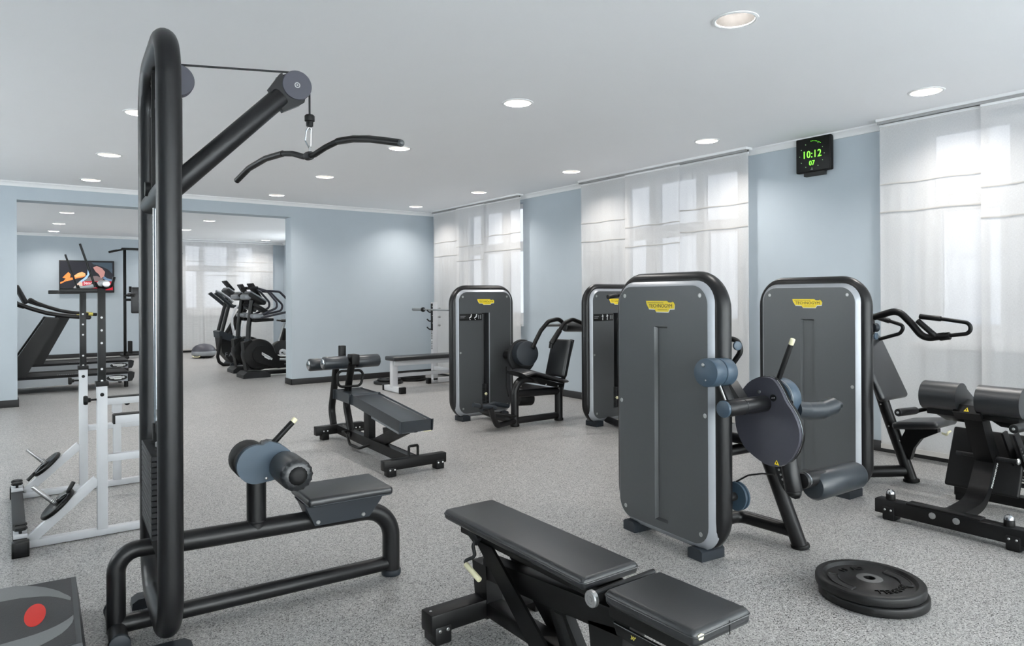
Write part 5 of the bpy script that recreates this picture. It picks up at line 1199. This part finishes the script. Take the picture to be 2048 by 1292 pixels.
# ------------------------------------------------------------------ dip and chin-up tower
def power_tower():
    t = Thing('power_tower', 'black chin-up and dip tower against the far wall beside the television', 'exercise machine', (2.75, 18.8, 0))
    for x in (2.317, 3.20):
        k = t.part('upright', B().span((x-.03, 18.68, .04), (x+.03, 18.74, 2.56), .004), M_BLACK)
        t.part('base_rail', B().span((x-.035, 18.30, .0), (x+.035, 19.3, .06), .005), M_BLACK)
    bar = [(1.975, 18.55, 2.485), (2.15, 18.6, 2.53), (2.30, 18.65, 2.568), (2.50, 18.66, 2.575), (3.02, 18.66, 2.575), (3.2, 18.65, 2.568), (3.37, 18.6, 2.53), (3.55, 18.55, 2.485)]
    k = t.part('chin_bar', B().tube(bar, .02, .1, 12), M_BLACK)
    t.part('bar_grip', B().tube(bar[:2], .026, 0, 12), M_RUBBER, parent=k); t.part('bar_grip', B().tube(bar[-2:], .026, 0, 12), M_RUBBER, parent=k)
    t.part('top_plate', B().span((2.25, 18.60, 2.555), (2.66, 18.8, 2.60), .006), M_BLACK)
    t.part('back_pad', B().span((2.43, 18.55, 1.05), (3.08, 18.62, 1.67), .03, 3), M_VINYL)
    t.part('pad_bracket', B().span((2.40, 18.62, 1.55), (2.45, 18.70, 1.69), .004), M_BLACK)
    t.part('pad_rail', B().span((2.30, 18.64, 1.34), (3.2, 18.69, 1.40), .004), M_BLACK)
    for x in (2.40, 3.1):
        a = t.part('dip_arm', B().span((x-.03, 18.05, 1.44), (x+.03, 18.7, 1.49), .005), M_BLACK)
        t.part('arm_pad', B().span((x-.06, 18.12, 1.49), (x+.06, 18.5, 1.53), .015, 3), M_VINYL)
        t.part('dip_grip', B().cyl((x-.16, 18.14, 1.475), (x+.02, 18.14, 1.475), .022, 12, .005), M_RUBBER, parent=a)
    t.part('step_plate', B().span((2.36, 18.45, .08), (2.44, 18.62, .40), .008), M_MATTE)
    t.part('foot_step', B().span((2.30, 18.4, .06), (3.2, 18.48, .11), .006), M_BLACK)
power_tower()

# ------------------------------------------------------------------ balance dome
def bosu():
    t = Thing('balance_trainer', 'grey half-dome balance trainer on the floor by the far curtain', 'balance trainer', (3.79, 17.45, 0))
    t.part('dome', B().lathe([(.262, .16), (.255, .20), (.225, .25), (.17, .295), (.10, .32), (.0, .335)], (3.79, 17.45, 0), (0, 0, 1), 40), M_SLATE)
    t.part('rim', B().lathe([(.235, .05), (.255, .06), (.268, .085), (.268, .15), (.26, .165)], (3.79, 17.45, 0), (0, 0, 1), 40), M_ALU)
    t.part('base', B().lathe([(0, .02), (.21, .02), (.24, .045), (.24, .06)], (3.79, 17.45, 0), (0, 0, 1), 32), M_MATTE)
    for a in (20, 140, 260): t.part('stud', B().cyl((3.79+.18*math.cos(R(a)), 17.45+.18*math.sin(R(a)), 0), (3.79+.18*math.cos(R(a)), 17.45+.18*math.sin(R(a)), .03), .02, 10), M_RUBBER)
    t.part('carry_handle', B().tube([(3.53, 17.36, .06), (3.535, 17.28, .04), (3.62, 17.2, .04), (3.66, 17.24, .06)], .012, .04, 8), M_CREAM)
bosu()

# ------------------------------------------------------------------ elliptical trainers, stepper, bike
def elliptical(dx, dy, label, bars=True):
    t = Thing('elliptical_trainer', label, 'exercise machine', (3.65+dx, 12.7+dy, 0), 0, 'elliptical trainers in the second room')
    o = V((dx, dy, 0)); A = lambda x, y, z: (x+dx, y+dy, z)
    t.part('front_foot', B().prism([(3.335, .0), (3.80, .0), (3.80, .055), (3.74, .10), (3.40, .11), (3.335, .06)], lambda a, c, d: (a+dx, d+dy, c), 12.42, 12.86, .018, 3), M_STACK)
    ds = t.part('flywheel_housing', B().cyl(A(3.66, 12.56, .395), A(3.66, 12.80, .395), .275, 44, .03), M_MATTE)
    t.part('housing_front', B().prism([(3.385, .62), (3.53, .66), (3.50, .2), (3.44, .12), (3.41, .30)], lambda a, c, d: (a+dx, d+dy, c), 12.58, 12.78, .02, 3), M_MATTE)
    def hullp(c0, r0, c1, r1):
        v = V(c1)-V(c0); a = math.atan2(v.y, v.x); p = []
        for k in range(13): th = a+math.pi/2+math.pi*k/12; p.append((c0[0]+r0*math.cos(th), c0[1]+r0*math.sin(th)))
        for k in range(13): th = a-math.pi/2+math.pi*k/12; p.append((c1[0]+r1*math.cos(th), c1[1]+r1*math.sin(th)))
        return p
    ck = t.part('crank_cover', B().prism(hullp((3.68, .40), .155, (3.98, .235), .10), lambda a, c, d: (a+dx, d+dy, c), 12.525, 12.60, .014, 3), M_MATTE)
    th = math.atan2(.30-.417, 3.861-3.667)
    xx = V((math.cos(th), 0, math.sin(th))); zz = V((-math.sin(th), 0, math.cos(th))); mid = V(A(3.765, 12.5235, .358))
    bd = [mid+xx*((a-.5)*.225)+zz*((c-.5)*.058) for a, c in BADGE]
    b = B(); b.face(bd); g = bmesh.ops.extrude_face_region(b.bm, geom=b.bm.faces[:]); bmesh.ops.translate(b.bm, verts=[v for v in g['geom'] if isinstance(v, bmesh.types.BMVert)], vec=(0, .002, 0))
    t.part('logo_badge', b, M_PRINTW, parent=ck)
    t.text('lettering', 'TECHNOGYM', .027, frame_m(mid+V((0, -.0008, 0))+zz*.004, xx, zz, (0, -1, 0)), M_BLACK, parent=ck, ext=.0003, local=False, sx=1.15)
    t.part('rear_rail', B().span(A(3.75, 12.62, .03), A(4.9, 12.74, .10), .01), M_BLACK)
    t.part('pedal_arm', B().cyl(A(3.98, 12.50, .30), A(4.75, 12.50, .22), .022, 12), M_STEEL)
    t.part('column', B().tube([A(3.485, 12.68, .60), A(3.50, 12.68, .90), A(3.56, 12.68, 1.36)], .042, .2, 16), M_FRAME)
    t.part('column_boot', B().cyl(A(3.482, 12.68, .58), A(3.486, 12.68, .68), .062, 18, .008), M_FOOT)
    M1 = Matrix.Rotation(R(32), 3, 'Y')
    cn = t.part('console', B().box(A(3.60, 12.68, 1.385), (.34, .44, .075), M1, .03, 3), M_STACK)
    t.part('console_top', B().box(A(3.625, 12.68, 1.425), (.33, .40, .03), M1, .012, 3), M_ALU, parent=cn)
    t.part('console_nose', B().span(A(3.395, 12.50, 1.37), A(3.50, 12.86, 1.465), .03, 3), M_ALU, parent=cn)
    sc = t.part('screen', B().box(A(3.60, 12.68, 1.53), (.026, .36, .30), Matrix.Rotation(R(-31), 3, 'Y'), .008), M_MATTE)
    for s in ((-.22, .22) if bars else ()):
        h = t.part('handlebar', B().tube([A(3.44, 12.68+s, 1.574), A(3.56, 12.68+s, 1.578), A(3.76, 12.68+s, 1.52), A(3.93, 12.68+s, 1.32), A(3.93, 12.68+s, 1.22), A(3.64, 12.68+s, 1.10)], .020, .09, 12), M_SLATE)
        t.part('grip', B().cyl(A(3.42, 12.68+s, 1.572), A(3.60, 12.68+s, 1.578), .027, 14, .008), M_STACK, parent=h)
        g = t.part('outer_handlebar', B().tube([A(3.72, 12.68+s*1.25, 1.525), A(3.96, 12.68+s*1.25, 1.51), A(4.20, 12.68+s*1.25, 1.26), A(4.16, 12.68+s*1.25, 1.16), A(3.64, 12.68+s*1.1, 1.05)], .020, .08, 12), M_SLATE)
    t.part('handle_hub', B().box(A(3.60, 12.68, 1.08), (.18, .50, .08), None, .03, 3), M_ALU)
    t.part('tray', B().box(A(3.72, 12.68, 1.005), (.34, .36, .05), Matrix.Rotation(R(-3), 3, 'Y'), .015, 3), M_MATTE)
    t.part('control_unit', B().box(A(3.68, 12.68, 1.22), (.26, .30, .06), M1, .015, 3), M_STACK)
elliptical(0, 0, 'nearest black elliptical trainer beyond the opening, big round housing with white badge')
elliptical(.09, 1.0, 'second elliptical trainer standing behind the nearest one beyond the opening', False)
def stepper():
    t = Thing('stepper_machine', 'stair stepper with curved silver arms and tilted console by the far window', 'exercise machine', (3.8, 15.4, 0))
    Y = 15.0
    t.part('base', B().prism([(3.76, 0), (4.3, 0), (4.3, .05), (3.98, .10), (3.80, .06)], lambda a, c, d: (a, d, c), Y, Y+.55, .012, 2), M_FOOT)
    bd = t.part('body', B().prism([(3.575, .66), (3.96, .52), (4.02, .30), (3.99, .06), (3.80, .06), (3.62, .28)], lambda a, c, d: (a, d, c), Y+.04, Y+.50, .03, 3), M_MATTE)
    t.part('body_collar', B().prism([(3.555, .71), (3.60, .73), (3.90, .60), (3.98, .56), (3.95, .46), (3.57, .58)], lambda a, c, d: (a, d, c), Y+.02, Y+.52, .02, 3), M_FOOT)
    t.part('bumper', B().tube([(3.60, Y+.04, .62), (3.53, Y+.04, .20), (3.56, Y+.04, .09), (3.64, Y+.04, .03), (3.76, Y+.04, .02)], .032, .08, 12), M_MATTE)
    t.text('lettering', 'FAC', .12, frame_m((3.80, Y+.038, .23), (1, 0, 0), (0, 0, 1), (0, -1, 0)), M_PRINTG, parent=bd, ext=.001, local=False, spacing=1.3)
    t.part('swoosh', B().tube([(3.80, Y+.035, .37), (3.86, Y+.033, .31), (3.96, Y+.035, .29)], .008, .03, 6), M_PRINTG, parent=bd)
    for s in (.10, .42):
        t.part('column', B().cyl((3.62, Y+s, .66), (3.825, Y+s, 1.46), .036, 14), M_FRAME)
        t.part('rear_column', B().cyl((3.78, Y+s, .62), (4.10, Y+s, 1.16), .045, 14), M_MATTE)
    M1 = Matrix.Rotation(R(36), 3, 'Y')
    c = t.part('console', B().box((3.87, Y+.26, 1.475), (.36, .48, .08), M1, .03, 3), M_STACK)
    t.part('console_top', B().box((3.885, Y+.26, 1.515), (.34, .44, .03), M1, .012, 3), M_ALU, parent=c)
    t.part('screen', B().box((3.80, Y+.26, 1.66), (.03, .36, .26), Matrix.Rotation(R(-40), 3, 'Y'), .008), M_MATTE)
    k = t.part('cradle', B().tube([(3.49, Y+.0, 1.51), (3.62, Y, 1.40), (3.80, Y, 1.24), (4.05, Y, 1.20), (4.22, Y+.0, 1.18)], .05, .1, 14, flat=.6, flat_axis=(0, 0, 1)), M_FOOT)
    t.part('cradle', B().tube([(3.49, Y+.52, 1.51), (3.62, Y+.52, 1.40), (3.80, Y+.52, 1.24), (4.05, Y+.52, 1.20), (4.22, Y+.52, 1.18)], .05, .1, 14, flat=.6, flat_axis=(0, 0, 1)), M_FOOT)
    t.part('cradle_shell', B().tube([(3.49, Y-.01, 1.545), (3.60, Y-.01, 1.50), (3.74, Y-.01, 1.40), (3.82, Y-.01, 1.31)], .04, .1, 12, flat=.7, flat_axis=(.6, 0, 1)), M_ALU)
    t.part('swing_arm', B().tube([(3.92, Y-.03, 1.25), (3.86, Y-.03, 1.18), (3.80, Y-.03, 1.02), (3.80, Y-.03, .85), (3.84, Y-.03, .65)], .027, .12, 12), M_WHITE)
    a = t.part('swing_arm', B().tube([(4.26, Y-.05, 1.11), (4.14, Y-.05, 1.05), (4.03, Y-.05, .92), (3.96, Y-.05, .72), (3.945, Y-.05, .55)], .027, .15, 12), M_WHITE)
    t.part('arm_joint', B().ball((3.935, Y-.05, .54), .05, 1, .8, .7), M_FOOT, parent=a)
    t.part('pedal', B().box((4.1, Y+.12, .35), (.40, .14, .05), None, .015, 2), M_STACK)
stepper()
def bike():
    t = Thing('exercise_bike', 'exercise bike partly hidden behind the edge of the blue partition', 'exercise machine', (4.45, 13.6, 0))
    t.part('flywheel_housing', B().cyl((4.36, 13.45, .34), (4.36, 13.62, .34), .235, 40, .025), M_STACK)
    k = t.part('crank_hub', B().cyl((4.34, 13.37, .345), (4.34, 13.45, .345), .07, 24, .012), M_WHITE)
    t.part('crank_bolt', B().cyl((4.31, 13.365, .35), (4.31, 13.372, .35), .014, 12), M_MATTE, parent=k)
    t.part('crank_arm', B().cyl((4.34, 13.38, .345), (4.42, 13.38, .20), .018, 12), M_STEEL)
    t.part('seat_post', B().cyl((4.30, 13.55, .50), (4.42, 13.55, .92), .026, 14), M_STEEL)
    t.part('post_shroud', B().cyl((4.36, 13.54, .52), (4.44, 13.54, .80), .06, 16, .01), M_MATTE)
    t.part('saddle', B().tube([(4.27, 13.55, .965), (4.36, 13.55, .955), (4.46, 13.55, .955), (4.56, 13.55, .965)], lambda u: .035+.06*u, .1, 16, flat=.45, flat_axis=(0, 0, 1)), M_MATTE)
    t.part('base_rail', B().span((4.1, 13.48, .115), (5.1, 13.58, .18), .01), M_BLACK)
    t.part('front_column', B().cyl((4.7, 13.54, .2), (4.95, 13.54, 1.1), .045, 14), M_FRAME)
    t.part('handlebar', B().tube([(4.80, 13.34, 1.16), (4.98, 13.40, 1.1), (4.98, 13.68, 1.1), (4.80, 13.74, 1.16)], .018, .05, 10), M_MATTE)
    k = 1.085; t.o.matrix_basis = Matrix.Translation((4.45*k, 13.6*k, 1.4-1.4*k)) @ Matrix.Scale(k, 4)   # stands further back
bike()
